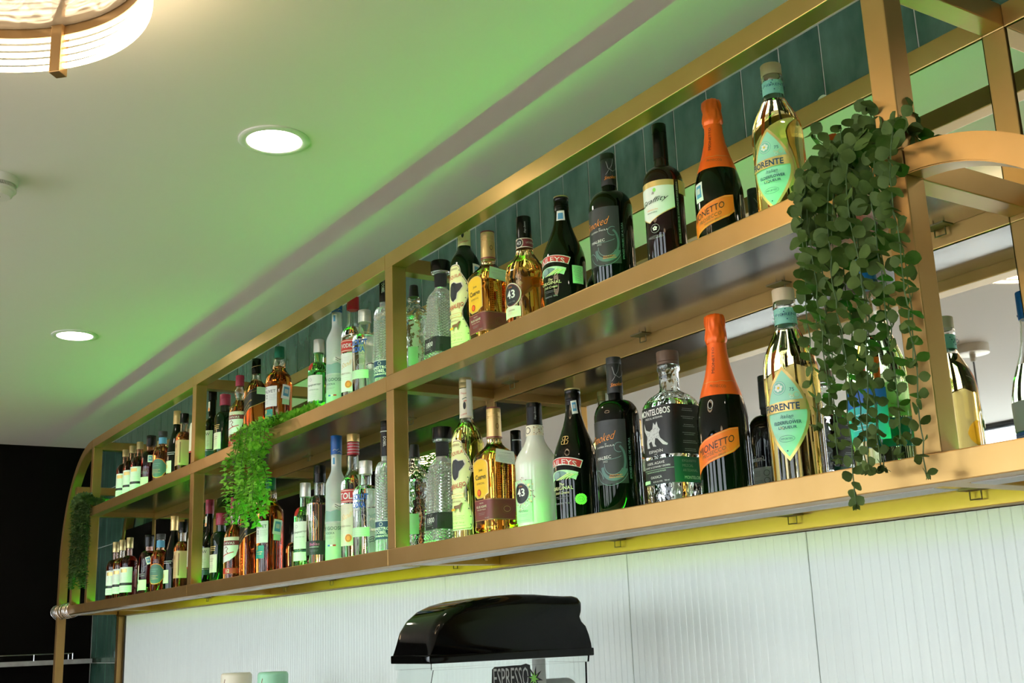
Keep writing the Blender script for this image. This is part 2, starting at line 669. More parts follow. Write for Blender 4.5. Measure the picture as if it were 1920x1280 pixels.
def bottle_body(parent, secs, m, fill=None, seg=40, flatten=1.0, name='bottle_body'):
    bm = bmesh.new()
    S_ = [(0.0, 0, 2, 1)] if False else []
    S_ += [(z, r, n, flatten if len(t) == 0 else t[0]) for z, r, n, *t in secs]
    if fill is not None:
        inner = []
        for z, r, n, *t in reversed(secs):
            if z > fill:
                inner.append((z if z < secs[-1][0] else z, max(0.003, r - 0.0028), n, flatten))
        rf, nf = interp(secs, fill)
        inner.append((fill, max(0.003, rf - 0.0028), nf, flatten))
        rings(bm, S_ + inner, seg)
    else:
        rings(bm, S_, seg)
    bmesh.ops.recalc_face_normals(bm, faces=bm.faces)
    return finish(name, bm, m, parent, smooth=True, angle=40)


def cap(parent, z0, z1, r, m, name='cap', r1=None, ridges=0, band=None, crumple=0, bev=0.0015, seg=32):
    r1 = r if r1 is None else r1
    bm = bmesh.new()
    secs = [(z0, r - 0.0006, 2), (z0 + 0.0006, r, 2)]
    if band:
        for b, d in band:
            rr = r + (r1 - r) * (b - z0) / (z1 - z0)
            secs += [(b - 0.0009, rr, 2), (b - 0.0003, rr - d, 2), (b + 0.0003, rr - d, 2), (b + 0.0009, rr, 2)]
    if crumple:
        K = 8
        for i in range(1, K):
            t = i / K
            secs.append((z0 + (z1 - z0) * t, r + (r1 - r) * t, 2))
    secs += [(z1 - bev, r1, 2), (z1 - bev * 0.3, r1 - bev * 0.35, 2), (z1, r1 - bev, 2)]
    wob = None
    if ridges:
        wob = lambda a, z: 0.018 * (0.5 + 0.5 * math.cos(a * 2 * PI * ridges))
    if crumple:
        wob = lambda a, z: crumple * noise.noise(Vector((math.cos(a * 2 * PI) * 2.2, math.sin(a * 2 * PI) * 2.2, z * 90)))
    rings(bm, secs, seg if not ridges else ridges * 3, wob=wob)
    bmesh.ops.recalc_face_normals(bm, faces=bm.faces)
    return finish(name, bm, m, parent, smooth=True, angle=40)


LOW, UPP = 0.036, 0.494
YB = 0.12


def bottle(name, x, z, label, cat='bottle', y=YB, rz=0, group=None):
    # stand the bottles a little nearer the front rail than first surveyed
    y2 = y - .022
    k = (1.3808 + y2) / (1.3808 + y)
    x2 = 1.5468 + (x - 1.5468) * k
    kz = ((z + .33 + .1816) * k - .1816 - z) / .33
    o = empty(name, (x2, y2, z), rz, label=label, cat=cat, group=group)
    o.scale = (k, k, kz)
    return o


BAY_R = 'bottles in the right-hand bay'
BAY_M = 'bottles in the middle bay'
BAY_L = 'bottles in the far left bay'

# ---------------------------------------------------------------- the room
CZ = 1.018
XL, XR, YW, YBK, FZ = -5.753, 4.2, -4.6, 0.36, -1.75


def struct(name, bm, m, smooth=False):
    o = finish(name, bm, m, None, smooth)
    o['kind'] = 'structure'
    return o


def sbox(name, *a, m=None):
    bm = bmesh.new()
    box(bm, *a)
    bmesh.ops.recalc_face_normals(bm, faces=bm.faces)
    return struct(name, bm, m)


sbox('floor', XL - .1, XR + .1, YW - .1, YBK + .2, FZ - .1, FZ, m=M_FLOOR)
sbox('ceiling', XL - .1, XR + .1, YW - .1, YBK + .2, CZ, CZ + .1, m=M_CEIL)
sbox('wall_left', XL - .1, XL, YW, YBK, FZ, CZ, m=M_BLACK)
sbox('wall_right', XR, XR + .1, YW, YBK, FZ, CZ, m=M_WHITEWALL)
sbox('wall_back', XL - .1, XR + .1, YBK + .0022, YBK + .2, FZ, CZ, m=M_GROUT)
# tiles over the grout
bm = bmesh.new()
rnd = random.Random(11)
TW, TH = .1145, .331
i = 0
x = -0.015 - TW * 60
while x < XR:
    x0, x1 = max(x + .002, XL + .001), min(x + TW - .002, XR)
    if x1 - x0 > .02 and x1 > XL:
        for j in range(-4, 3):
            z0 = .411 + j * TH
            z1 = min(z0 + TH - .004, CZ - .002)
            if z0 < CZ - .01 and not (x0 > -4.8 and x1 < 3.4 and z1 < -.03):
                d = rnd.uniform(0, .0010)
                t = rnd.uniform(-.0005, .0005)
                vs = [bm.verts.new(p) for p in ((x0, YBK + d, z0), (x1, YBK + d + t, z0), (x1, YBK + d - t, z1), (x0, YBK + d, z1), (x0, YBK + .004, z0), (x1, YBK + .004, z0), (x1, YBK + .004, z1), (x0, YBK + .004, z1))]
                for q in ((0, 1, 2, 3), (4, 0, 3, 7), (1, 5, 6, 2), (3, 2, 6, 7), (4, 5, 1, 0)):
                    bm.faces.new([vs[k] for k in q])
    x += TW
struct('wall_tiles', bm, M_TILE)

# fluted white panels under the shelves
seams = [-4.945, -4.08, -3.215, -2.35, -1.484, -.621, -.057, .80, 1.66, 2.52, 3.38]
panel_id = 0
for a, b in zip(seams, seams[1:]):
    bm = bmesh.new()
    a0, b0 = a + .0012, b - .0012
    n = round((b0 - a0) / .0212)
    w = (b0 - a0) / n
    pr_ = [(0, .0016), (.08, .0004), (.5, 0), (.92, .0004)]
    pts = []
    for k in range(n):
        for f, d in pr_:
            pts.append((a0 + (k + f) * w, .345 + d))
    pts.append((b0, .3466))
    lo, hi = -1.2, -.0095
    v0 = [bm.verts.new((p[0], p[1], lo)) for p in pts]
    v1 = [bm.verts.new((p[0], p[1], hi)) for p in pts]
    for k in range(len(pts) - 1):
        bm.faces.new((v0[k], v0[k + 1], v1[k + 1], v1[k]))
    c = [bm.verts.new(p) for p in ((a0, YBK + .001, lo), (b0, YBK + .001, lo), (b0, YBK + .001, hi), (a0, YBK + .001, hi))]
    bm.faces.new(v1 + [c[2], c[3]])
    bm.faces.new([v0[0], v1[0], c[3], c[0]])
    bm.faces.new([v1[-1], v0[-1], c[1], c[2]])
    bm.faces.new(v0[::-1] + [c[0], c[1]])
    bm.faces.new((c[0], c[3], c[2], c[1]))
    panel_id += 1
    struct('trim_%d' % panel_id, bm, M_FLUTE)
sbox('trim_20', -4.962, -4.946, .343, YBK + .001, -1.2, -.0095, m=M_FLUTE_SIDE)

# window wall facing the shelves: openings from knee height to just below the ceiling
bm = bmesh.new()
wins = [(-5.5, -4.2), (-3.6, -1.6), (-1.2, -.2), (.5, 1.8), (2.5, 3.8)]
SILL, HEAD = -1.15, 1.0
box(bm, XL, XR, YW - .1, YW, FZ, SILL)
box(bm, XL, XR, YW - .1, YW, HEAD, CZ)
edges = [XL] + [v for w_ in wins for v in w_] + [XR]
for a, b in zip(edges[::2], edges[1::2]):
    box(bm, a, b, YW - .1, YW, SILL, HEAD)
struct('wall_front', bm, M_WHITEWALL)
for i, (a, b) in enumerate(wins):
    o = sbox('window_%d' % (i + 1), a, b, YW - .056, YW - .050, SILL, HEAD, m=mat('window_glass', (1, 1, 1), 0.0, trans=1, ior=1.01))
    bm = bmesh.new()
    for q in ((a, a + .03, SILL, HEAD), (b - .03, b, SILL, HEAD)):
        box(bm, q[0], q[1], YW - .08, YW - .03, q[2], q[3])
    for q in ((SILL, SILL + .04), (HEAD - .015, HEAD)):
        box(bm, a, b, YW - .08, YW - .03, q[0], q[1])
    f = finish('window_frame', bm, M_BLACK, o)
sbox('ground_outside', -22, 22, -30, YW - .2, FZ - .15, FZ - .05, m=mat('pale_paving', (.55, .54, .5), .8))

# tree and awning seen through the windows (only ever as a reflection)
tr = empty('street_tree', (-9.2, -13.0, FZ - .05), label='small leafy street tree outside the windows, seen mirrored at the right', cat='tree')
bm = bmesh.new()
tube(bm, [(0, 0, 0), (.05, 0, 1.2), (0, .05, 2.4)], [.12, .09, .06])
finish('trunk', bm, mat('bark', (.16, .11, .07), .9), tr, smooth=True)
bm = bmesh.new()
rnd = random.Random(3)
for i in range(1500):
    a, b_, r_ = rnd.uniform(0, 2 * PI), rnd.uniform(-1, 1), rnd.random() ** .4 * 1.25
    c = Vector((r_ * math.cos(a) * math.sqrt(1 - b_ * b_), r_ * math.sin(a) * math.sqrt(1 - b_ * b_), 2.9 + b_ * r_ * .9))
    n_ = Vector((rnd.uniform(-1, 1), rnd.uniform(-1, 1), rnd.uniform(-1, 1))).normalized()
    t_ = n_.orthogonal().normalized()
    s_ = n_.cross(t_)
    bm.faces.new([bm.verts.new(c + q) for q in (t_ * .11, s_ * .06, -t_ * .11, -s_ * .06)])
finish('leaves', bm, mat('tree_leaf', (.12, .22, .03), .6), tr)
aw = empty('shop_awning', (-11.5, -14.5, FZ), label='faded red shop awning across the street, seen only in the mirror', cat='awning')
bm = bmesh.new()
v = [bm.verts.new(p) for p in ((-.9, 0, 2.9), (.9, 0, 2.9), (.9, .8, 2.5), (-.9, .8, 2.5), (-.9, .8, 2.25), (.9, .8, 2.25), (-.9, 0, 2.25), (.9, 0, 2.25))]
for q in ((0, 3, 2, 1), (3, 4, 5, 2), (0, 6, 4, 3), (1, 2, 5, 7)):
    bm.faces.new([v[k] for k in q])
finish('canopy', bm, mat('faded_red_canvas', (.8, .16, .1), .7), aw)
boxo('support_post', -.85, -.80, .03, .08, .0, 2.3, M_STEEL, aw)
boxo('support_post', .80, .85, .03, .08, .0, 2.3, M_STEEL, aw)

# ---------------------------------------------------------------- ceiling fittings
def downlight(x, y, label):
    t = empty('downlight', (x, y, CZ), label=label, cat='ceiling light', group='recessed downlights')
    bm = bmesh.new()
    rings(bm, [(-.0002, .0865, 2), (-.0035, .0868, 2), (-.0055, .084, 2), (-.0060, .070, 2), (-.0045, .0670, 2), (-.0010, .0665, 2)], 48, close0=False, close1=False)
    finish('trim_ring', bm, M_TRIM, t, smooth=True)
    bm = bmesh.new()
    rings(bm, [(-.0008, .0664, 2), (-.0030, .0662, 2)], 48)
    bmesh.ops.recalc_face_normals(bm, faces=bm.faces)
    finish('diffuser', bm, M_DOWN, t)


downlight(-.962, -.405, 'lit round recessed downlight nearest the ring lamp, larger of the two in view')
downlight(-3.046, -.405, 'lit round recessed downlight at far left, above the curved end of the shelves')
downlight(1.12, -.405, 'lit round recessed downlight out of view above the right end of the shelves')


def ringlamp(x, y, label, rad=.315, zt=.955, zb=.868, a0=0):
    t = empty('ring_lamp', (x, y, CZ), label=label, cat='ceiling lamp', group='brass ring ceiling lamps')
    d = -CZ
    bm = bmesh.new()
    rings(bm, [(d + CZ - .0005, .09, 2), (d + zt + .012, .09, 2), (d + zt + .012, .0, 2)], 32, close0=False)
    finish('ceiling_mount', bm, M_LAMPBRASS, t, smooth=True)
    bm = bmesh.new()
    rings(bm, [(d + zt + .012, 0, 2), (d + zt + .012, rad - .006, 2), (d + zt + .004, rad - .006, 2), (d + zt - .002, rad * .6, 2), (d + zt - .004, 0, 2)], 64)
    bmesh.ops.recalc_face_normals(bm, faces=bm.faces)
    finish('glass_plate', bm, M_PEARL, t, smooth=True)
    bm = bmesh.new()
    rr = [(d + zt + .014, rad + .004, 2), (d + zt - .014, rad + .004, 2), (d + zt - .014, rad - .004, 2), (d + zt + .014, rad - .004, 2), (d + zt + .014, rad + .004, 2)]
    rings(bm, rr, 96, close0=False, close1=False)
    bmesh.ops.recalc_face_normals(bm, faces=bm.faces)
    finish('brass_band', bm, M_LAMPBRASS, t, smooth=True)
    n = 5
    H = (zt - .014 - zb) / n
    for k in range(n):
        z1 = zt - .014 - k * H - .001
        z0 = z1 - H * .42
        w = .0022 + .0006 * k
        bm = bmesh.new()
        rings(bm, [(d + z1, rad + w, 2), (d + z0, rad + w, 2), (d + z0, rad - w, 2), (d + z1, rad - w, 2), (d + z1, rad + w, 2)], 96, close0=False, close1=False)
        bmesh.ops.recalc_face_normals(bm, faces=bm.faces)
        finish('light_ring', bm, M_LAMP, t, smooth=True)
    for k in range(4):
        a = a0 + k * PI / 2
        bm = bmesh.new()
        box(bm, rad - .013, rad + .013, -.011, .011, d + zb - .006, d + zt + .016, .0015)
        bmesh.ops.rotate(bm, verts=bm.verts, cent=(0, 0, 0), matrix=Matrix.Rotation(a, 3, 'Z'))
        bmesh.ops.recalc_face_normals(bm, faces=bm.faces)
        finish('bracket', bm, M_LAMPBRASS, t)


ringlamp(-.325, -1.213, 'brass ring lamp with glowing white stripes, top left corner of the photo', a0=R(135.5))
ringlamp(2.6, -3.2, 'added unseen ring lamp behind the camera near the windows, for warm fill light', a0=R(70))  # added lamp with no visible counterpart, warms the light on the ceiling
ringlamp(-4.75, -1.25, 'second striped ring lamp, further along the ceiling, only seen mirrored', a0=R(20))

sd = empty('smoke_detector', (-1.515, -.946, CZ), label='white round smoke detector on the ceiling at the left edge of the photo', cat='smoke detector')
bm = bmesh.new()
rings(bm, [(-.0002, .052, 2), (-.018, .052, 2), (-.022, .050, 2), (-.022, .0, 2)], 48, close0=False)
finish('base', bm, M_WHITEPL, sd, smooth=True)
bm = bmesh.new()
for k in range(60):
    a = 2 * PI * k / 60
    b0 = bmesh.new()
    box(b0, .040, .045, -.0009, .0009, -.033, -.021)
    bmesh.ops.rotate(b0, verts=b0.verts, cent=(0, 0, 0), matrix=Matrix.Rotation(a, 3, 'Z'))
    me_ = bpy.data.meshes.new('t')
    b0.to_mesh(me_)
    b0.free()
    bm.from_mesh(me_)
    bpy.data.meshes.remove(me_)
finish('vent_fins', bm, M_WHITEPL, sd)
bm = bmesh.new()
rings(bm, [(-.0215, .036, 2), (-.034, .036, 2)], 32)
finish('sensor_chamber', bm, M_DKPL, sd, smooth=True)
bm = bmesh.new()
rings(bm, [(-.032, .0, 2), (-.032, .049, 2), (-.037, .050, 2), (-.040, .044, 2), (-.050, .040, 2), (-.054, .036, 2), (-.055, .0, 2)], 48)
bmesh.ops.recalc_face_normals(bm, faces=bm.faces)
finish('cover', bm, M_WHITEPL, sd, smooth=True)
boxo('test_button', -.004, .010, .008, .0105, -.0556, -.0535, M_DKPL, sd)

pl = empty('pendant_lamp', (-1.6, -2.57, CZ), label='hanging pendant with a brass ceiling rose and thin dark cord, seen mirrored at right', cat='pendant lamp')
bm = bmesh.new()
rings(bm, [(-.0002, .075, 2), (-.04, .075, 2), (-.042, .07, 2), (-.042, .0, 2)], 40, close0=False)
rings(bm, [(-.042, .014, 2), (-.075, .012, 2), (-.08, .0, 2)], 16, close0=False)
finish('ceiling_rose', bm, mat('warm_grey_metal', (.55, .48, .38), .4, .5), pl, smooth=True)
bm = bmesh.new()
tube(bm, [(0, 0, -.06), (0, 0, -1.5)], .004)
finish('cord', bm, M_BLK, pl, smooth=True)
bm = bmesh.new()
rings(bm, [(-1.50, .02, 2), (-1.53, .09, 2), (-1.60, .15, 2), (-1.66, .17, 2), (-1.66, .165, 2), (-1.60, .145, 2), (-1.53, .085, 2), (-1.505, .015, 2)], 40)
bmesh.ops.recalc_face_normals(bm, faces=bm.faces)
finish('lamp_shade', bm, M_LAMPBRASS, pl, smooth=True)

# ledge with a little gallery rail on the black wall
lg = empty('wall_ledge', (XL, -1.4, -.24), label='grey stone ledge with a thin chrome gallery rail on the black wall', cat='ledge')
boxo('ledge_top', .0005, .16, -1.6, 1.735, -.0135, .0125, M_GREYSTONE, lg, .002)
bm = bmesh.new()
tube(bm, [(.135, -1.5, .047), (.135, 1.63, .047)], .0032)
tube(bm, [(.135, 1.63, .047), (.03, 1.63, .047)], .0032)
finish('gallery_rail', bm, M_STEEL, lg, smooth=True)
for yy in (-.9, -.1, .70, 1.42, 1.63):
    bm = bmesh.new()
    tube(bm, [(.135, yy, .0122), (.135, yy, .047)], .0036)
    finish('rail_post', bm, M_STEEL, lg, smooth=True)
bm = bmesh.new()
tube(bm, [(.03, 1.63, .0122), (.03, 1.63, .047)], .0036)
finish('rail_post', bm, M_STEEL, lg, smooth=True)

# ---------------------------------------------------------------- brass shelving
W_ = .0425
XA, XB, XC, XD = -2.784, -1.1275, .5296, -4.375
D0, D1 = .314, .3565
ZT, ZM = .843, .500
sh = empty('brass_shelving_unit', (0, 0, 0), label='long wall-hung brass tube shelving unit with arched ends, full of bottles', cat='shelving unit')


def bar(name, x0, x1, y0, y1, z0, z1, m=M_BRASS, bev=.0018):
    return boxo(name, x0, x1, y0, y1, z0, z1, m, sh, bev)


for X_ in (XA, XB, XC, XD):
    bar('front_post', X_ - W_, X_, 0, W_, 0 + W_, ZM - W_)
    bar('front_post', X_ - W_, X_, 0, W_, ZM, ZT - W_)
    bar('back_post', X_ - W_, X_, D0, D1, .034, .447)
    bar('back_post', X_ - W_, X_, D0, D1, .489, .786)
    for z0 in (.001, .4565, .7885):
        bar('cross_beam', X_ - W_, X_, W_, D0, z0, z0 + .041)
XE = -4.975          # spring of the outer arch
XRE = .955
gap = .0007
cuts = [XD - W_, XA - W_, XB - W_, XC]
for a, b in zip(cuts, cuts[1:]):
    b2 = b
    if a == XB - W_:
        b2 = XC
    bar('top_rail', a + gap, b2 - gap, 0, W_, ZT - W_, ZT)
    bar('middle_rail', a + gap, b2 - gap, 0, W_, ZM - W_, ZM)
    bar('bottom_rail', a + gap, (XRE if b2 == XC else b2) - gap, 0, W_, 0, W_)
bar('bottom_rail', -5.04, XD - W_ - gap, 0, W_, 0, W_)
for z0, z1 in ((-.008, .0345), (.4465, .489), (.786, .8285)):
    for a, b in ((XD, XA - W_), (XA, XB - W_), (XB, XC - W_), (XC, 1.6)):
        bar('back_rail', a, b, D0, D1, z0, z1)
    for X_ in (XA, XB, XC, XD):
        bar('back_joint', X_ - W_, X_, D0, D1, z0, z1)
bar('back_rail', -5.04, XD - W_, D0, D1, -.008, .0345)
bar('cross_beam', -5.04, -5.0, W_, D0, .001, .042)
# shelf panels
for z0, z1 in ((.022, .036), (.480, .494)):
    for a, b in ((XD, XA - W_), (XA, XB - W_), (XB, XC - W_)):
        bar('shelf_panel', a + .001, b - .001, W_ + .001, D0 - .001, z0, z1, M_PANEL_SHELF, .0005)
bar('shelf_panel', XC + .001, XRE - .02, W_ + .001, D0 - .001, .022, .036, M_PANEL_SHELF, .0005)
bar('shelf_panel', -4.995, XD - W_ - .001, W_ + .001, D0 - .001, .022, .036, M_PANEL_SHELF, .0005)
# mirrors
for a, b in ((-4.975, XD - W_), (XD, XA - W_), (XA, XB - W_), (XB, XC - W_), (XC, 1.6)):
    for z0, z1 in ((.036, .445), (.490, .7845)):
        if a < -4.5 and z0 > .3:
            continue
        bm = bmesh.new()
        g = .003
        box(bm, a + g, b - g, .3175, .3245, z0, z1, mi=1)
        bmesh.ops.recalc_face_normals(bm, faces=bm.faces)
        for f in bm.faces:
            if f.normal.y < -.5:
                f.material_index = 0
        finish('mirror_pane', bm, [M_MIRROR, M_MIRROR_EDGE], sh)


def arch(name, cx, cz, r, zend, y0, y1, sgn, x_join=None):
    """square tube bent through a quarter circle, then straight down"""
    bm = bmesh.new()
    out, inn = [], []
    for k in range(25):
        a = PI / 2 * k / 24
        out.append((cx + sgn * r * math.sin(a), cz + r * math.cos(a)))
        inn.append((cx + sgn * (r - W_) * math.sin(a), cz + (r - W_) * math.cos(a)))
    out.append((cx + sgn * r, zend))
    inn.append((cx + sgn * (r - W_), zend))
    rows = []
    for o_, i_ in zip(out, inn):
        rows.append([bm.verts.new((o_[0], y0, o_[1])), bm.verts.new((o_[0], y1, o_[1])), bm.verts.new((i_[0], y1, i_[1])), bm.verts.new((i_[0], y0, i_[1]))])
    for a, b in zip(rows, rows[1:]):
        for k in range(4):
            bm.faces.new((a[k], a[(k + 1) % 4], b[(k + 1) % 4], b[k]))
    bm.faces.new(rows[0][::-1])
    bm.faces.new(rows[-1])
    bmesh.ops.recalc_face_normals(bm, faces=bm.faces)
    es = [e for e in bm.edges if len(e.link_faces) == 2 and e.calc_face_angle(0) > 1.2]
    bmesh.ops.bevel(bm, geom=es, offset=.0018, segments=2, affect='EDGES')
    return finish(name, bm, M_BRASS, sh, smooth=True, angle=35)


arch('end_arch', XD - W_ - .001, ZT - .60, .60, W_, 0, W_, -1)
arch('end_arch', XD - W_ - .001, ZT - .60 - .014, .60, -.008, D0, D1, -1)
arch('end_arch', XC + .001, ZM - .355, .355, W_, 0, W_, 1)
arch('end_arch', XC + .40, ZM - .355 - .011, .355, -.008, D0, D1, 1)
xo = XD - W_ - .601
bar('floor_leg', xo, xo + W_, 0, W_, FZ, -.001)
bar('floor_leg', xo, xo + W_, D0, D1, FZ, -.009)
bar('inner_upright', -4.735, -4.6925, 0, W_, W_, .60)
bar('side_brace', -4.735, -4.6925, 0, D0, .602, .642)
bar('floor_leg', XRE - W_ - .07, XRE - .07, 0, W_, FZ, -.001)
bar('floor_leg', XRE + .29, XRE + .29 + W_, D0, D1, FZ, -.009)

# wire clips and screw tabs
def clip(x, z):
    bm = bmesh.new()
    box(bm, x - .022, x + .022, .285, .313, z + .0005, z + .003)
    tube(bm, [(x - .012, .306, z), (x - .012, .306, z - .014), (x + .010, .306, z - .014), (x + .010, .306, z)], .0014, 6)
    bmesh.ops.recalc_face_normals(bm, faces=bm.faces)
    finish('wire_clip', bm, mat('tarnished_clip', (.25, .2, .12), .5, .7), sh)


for x_ in (-.46, -.02, .36, -1.02, -2.0, -1.6, -2.4):
    clip(x_, .478)
for x_ in (-.60, -.05, .36, -1.35, -2.2, -2.62, -3.5):
    clip(x_, .019)
for x_, z_ in ((.10, .838),):
    bm = bmesh.new()
    rings(bm, [(0, .016, 2), (.003, .016, 2)], 24)
    bmesh.ops.rotate(bm, verts=bm.verts, cent=(0, 0, 0), matrix=Matrix.Rotation(PI / 2, 3, 'X'))
    bmesh.ops.translate(bm, verts=bm.verts, vec=(x_, .351, z_))
    o = finish('screw_tab', bm, M_STEEL, sh, smooth=True)
    bm = bmesh.new()
    rings(bm, [(0, .006, 2), (.002, .005, 2)], 16)
    bmesh.ops.rotate(bm, verts=bm.verts, cent=(0, 0, 0), matrix=Matrix.Rotation(PI / 2, 3, 'X'))
    bmesh.ops.translate(bm, verts=bm.verts, vec=(x_, .348, z_))
    finish('screw', bm, M_DKPL, o, smooth=True)
# bolt heads where the lower cross beams meet the back rail
for X_ in (XA, XB, XC):
    bm = bmesh.new()
    rings(bm, [(0, .009, 2), (.003, .009, 2), (.004, .005, 2)], 20)
    bmesh.ops.rotate(bm, verts=bm.verts, cent=(0, 0, 0), matrix=Matrix.Rotation(PI / 2, 3, 'Y'))
    bmesh.ops.translate(bm, verts=bm.verts, vec=(X_, .27, .020))
    finish('bolt', bm, M_BRASS, sh, smooth=True)


# LED tapes: behind each front rail facing up, and under the bottom shelf
def led(x0, x1, y0, y1, z0, z1, m, up_=True, tilt=0.0):
    bm = bmesh.new()
    box(bm, x0, x1, y0, y1, z0, z1)
    bmesh.ops.recalc_face_normals(bm, faces=bm.faces)
    for f in bm.faces:
        f.material_index = 0 if (f.normal.z > .5) == up_ and abs(f.normal.z) > .5 else 1
    finish('led_tape', bm, [m, M_WHITEPL], sh)



def led_back(x0, x1):
    '''tape on the rear face of the bottom rail, under the shelf, shining to the wall'''
    bm = bmesh.new()
    box(bm, x0, x1, W_ + .0005, W_ + .003, .008, .016)
    bmesh.ops.recalc_face_normals(bm, faces=bm.faces)
    for f in bm.faces:
        f.material_index = 0 if f.normal.y > .5 else 1
    o = finish('led_tape', bm, [M_LED_L, M_WHITEPL], sh)
    boxo('led_channel', x0, x1, W_ + .0005, W_ + .056, -.0015, .0002, M_WHITEPL, o)


for a, b in ((XD + .01, XA - W_ - .01), (XA + .01, XB - W_ - .01), (XB + .01, XC - W_ - .01)):
    led(a, b, .0445, .0485, .4945, .4970, M_LED_G)
    led(a, b, .0445, .0485, .0365, .0390, M_LED_G)
    led_back(a, b)
led(XC + .01, XRE - .08, .0445, .0485, .0365, .0390, M_LED_G)
led_back(XC + .01, XRE - .08)
led(-4.98, XD - W_ - .01, .0445, .0485, .0365, .0390, M_LED_G)
led_back(-4.98, XD - W_ - .01)


def cut_body(parent, secs, m, ztop, zbot, nu, cell, depth):
    '''bottle whose sides between zbot and ztop are cut into small diamond facets'''
    z0, z1 = secs[0][0], secs[-1][0]
    seg = nu * 4
    dz = cell / 4000.0
    rows = [(s_[0], s_[1], s_[2], 0) for s_ in secs if s_[0] <= zbot]
    k = 0
    z = zbot + dz
    while z < ztop:
        r, n = interp(secs, z)
        rows.append((z, r, n, 1 + k))
        z += dz
        k += 1
    rows += [(s_[0], s_[1], s_[2], 0) for s_ in secs if s_[0] >= ztop]
    bm = bmesh.new()
    prev = None
    for z, r, n, kk in rows:
        row = []
        for i in range(seg):
            x, y = superpt(2 * PI * i / seg, n)
            rr = r
            if kk:
                u, v = i / 4.0, kk / 4.0
                a = abs(((u + v) % 1) - .5) * 2
                b = abs(((u - v) % 1) - .5) * 2
                rr = r - depth + depth * 1.3 * min(1 - a, 1 - b)
            row.append(bm.verts.new((x * rr, y * rr, z)))
        if prev:
            for i in range(seg):
                j = (i + 1) % seg
                bm.faces.new((prev[i], prev[j], row[j], row[i]))
        else:
            bm.faces.new(row[::-1])
        prev = row
    bm.faces.new(prev)
    bmesh.ops.recalc_face_normals(bm, faces=bm.faces)
    return finish('bottle_body', bm, m, parent, smooth=True, angle=4)


# ---- right-hand bay -------------------------------------------------------
def fiorente(z, x, label, y=YB):
    t = bottle('liqueur_bottle', x, z, label, y=y, group='elderflower liqueur bottles')
    s = [(0, .044, 2), (.003, .0475, 2), (.006, .048, 2), (.20, .048, 2), (.215, .0472, 2), (.232, .0445, 2), (.25, .0385, 2), (.265, .031, 2), (.278, .0245, 2), (.288, .0205, 2),
         (.297, .0185, 2), (.322, .0182, 2), (.326, .0205, 2), (.333, .0205, 2), (.337, .018, 2)]
    bottle_body(t, s, M_PALE, fill=.283, seg=48)
    cap(t, .337, .361, .0198, M_CORK, 'wooden_stopper')
    k = Skin([(.290, .0193, 2), (.322, .0190, 2)])
    k.rect(-.060, .0595, .294, .323, M_MINT2)
    for i in range(26):
        k.ell(-.028 + (i * .0113) % .07, .297 + (i * .0071) % .024, .0012, .0012, M_MINT if i % 2 else M_NAVY, 8)
    k.txt('FIORENTE', .019, .309, .0055, M_NAVY)
    k.build('neck_label', t)
    L = Skin(s)
    c, e = (.0205 if z < .2 else .0175), .0425
    def leaf(k_, m):
        P = []
        for i in range(41):
            a = 2 * PI * i / 40
            v = math.sin(a)
            ww = (1 - abs(v) ** 1.7)
            P.append((c + math.copysign(ww, math.cos(a)) * e * k_, .128 + v * .083 * (k_ ** .6)))
        L.poly(P[:-1], m)
    leaf(1, M_GOLDP)
    leaf(.86, M_MINT)
    L.ell(c - .008, .173, .0125, .0125, M_MINT2)
    L.ring(c - .008, .173, .0108, .0108, .0007, M_WH)
    for i in range(6):
        a = i * PI / 3 + .3
        L.ell(c - .008 + .0048 * math.cos(a), .173 + .0048 * math.sin(a), .0026, .0026, M_WH, 10)
    L.ell(c - .008, .173, .002, .002, M_YEL, 10)
    L.txt('75', c + .014, .168, .006, M_NAVY)
    L.ring(c + .021, .158, .005, .005, .0006, M_GOLDP, 14)
    L.ring(c + .013, .155, .003, .003, .0005, M_WH, 12)
    L.poly([(c - .040, .129), (c + .035, .132), (c + .034, .151), (c - .038, .146)], M_GOLDP)
    L.txt('FIORENTE', c - .007, .139, .0125, M_NAVY, w=.062, bold=.025)
    L.txt('Italian', c + .002, .122, .0062, M_NAVY, shear=.4)
    L.txt('ELDERFLOWER', c + .002, .111, .0060, M_NAVY, w=.045, bold=.02)
    L.txt('LIQUEUR', c + .002, .102, .0060, M_NAVY, w=.030, bold=.02)
    L.ring(c - .001, .083, .013, .0058, .0005, M_NAVY)
    L.txt('IMPORTED', c - .001, .083, .0036, M_NAVY, w=.02)
    L.ell(c - .001, .062, .0015, .0015, M_NAVY, 5)
    for i in range(12):
        L.ring(c - .026 + (i * .0173) % .05, .09 + (i * .0137) % .085, .0016, .0016, .0004, M_GOLDP if i % 2 else M_NAVY, 8)
    L.build('label', t)
    return t


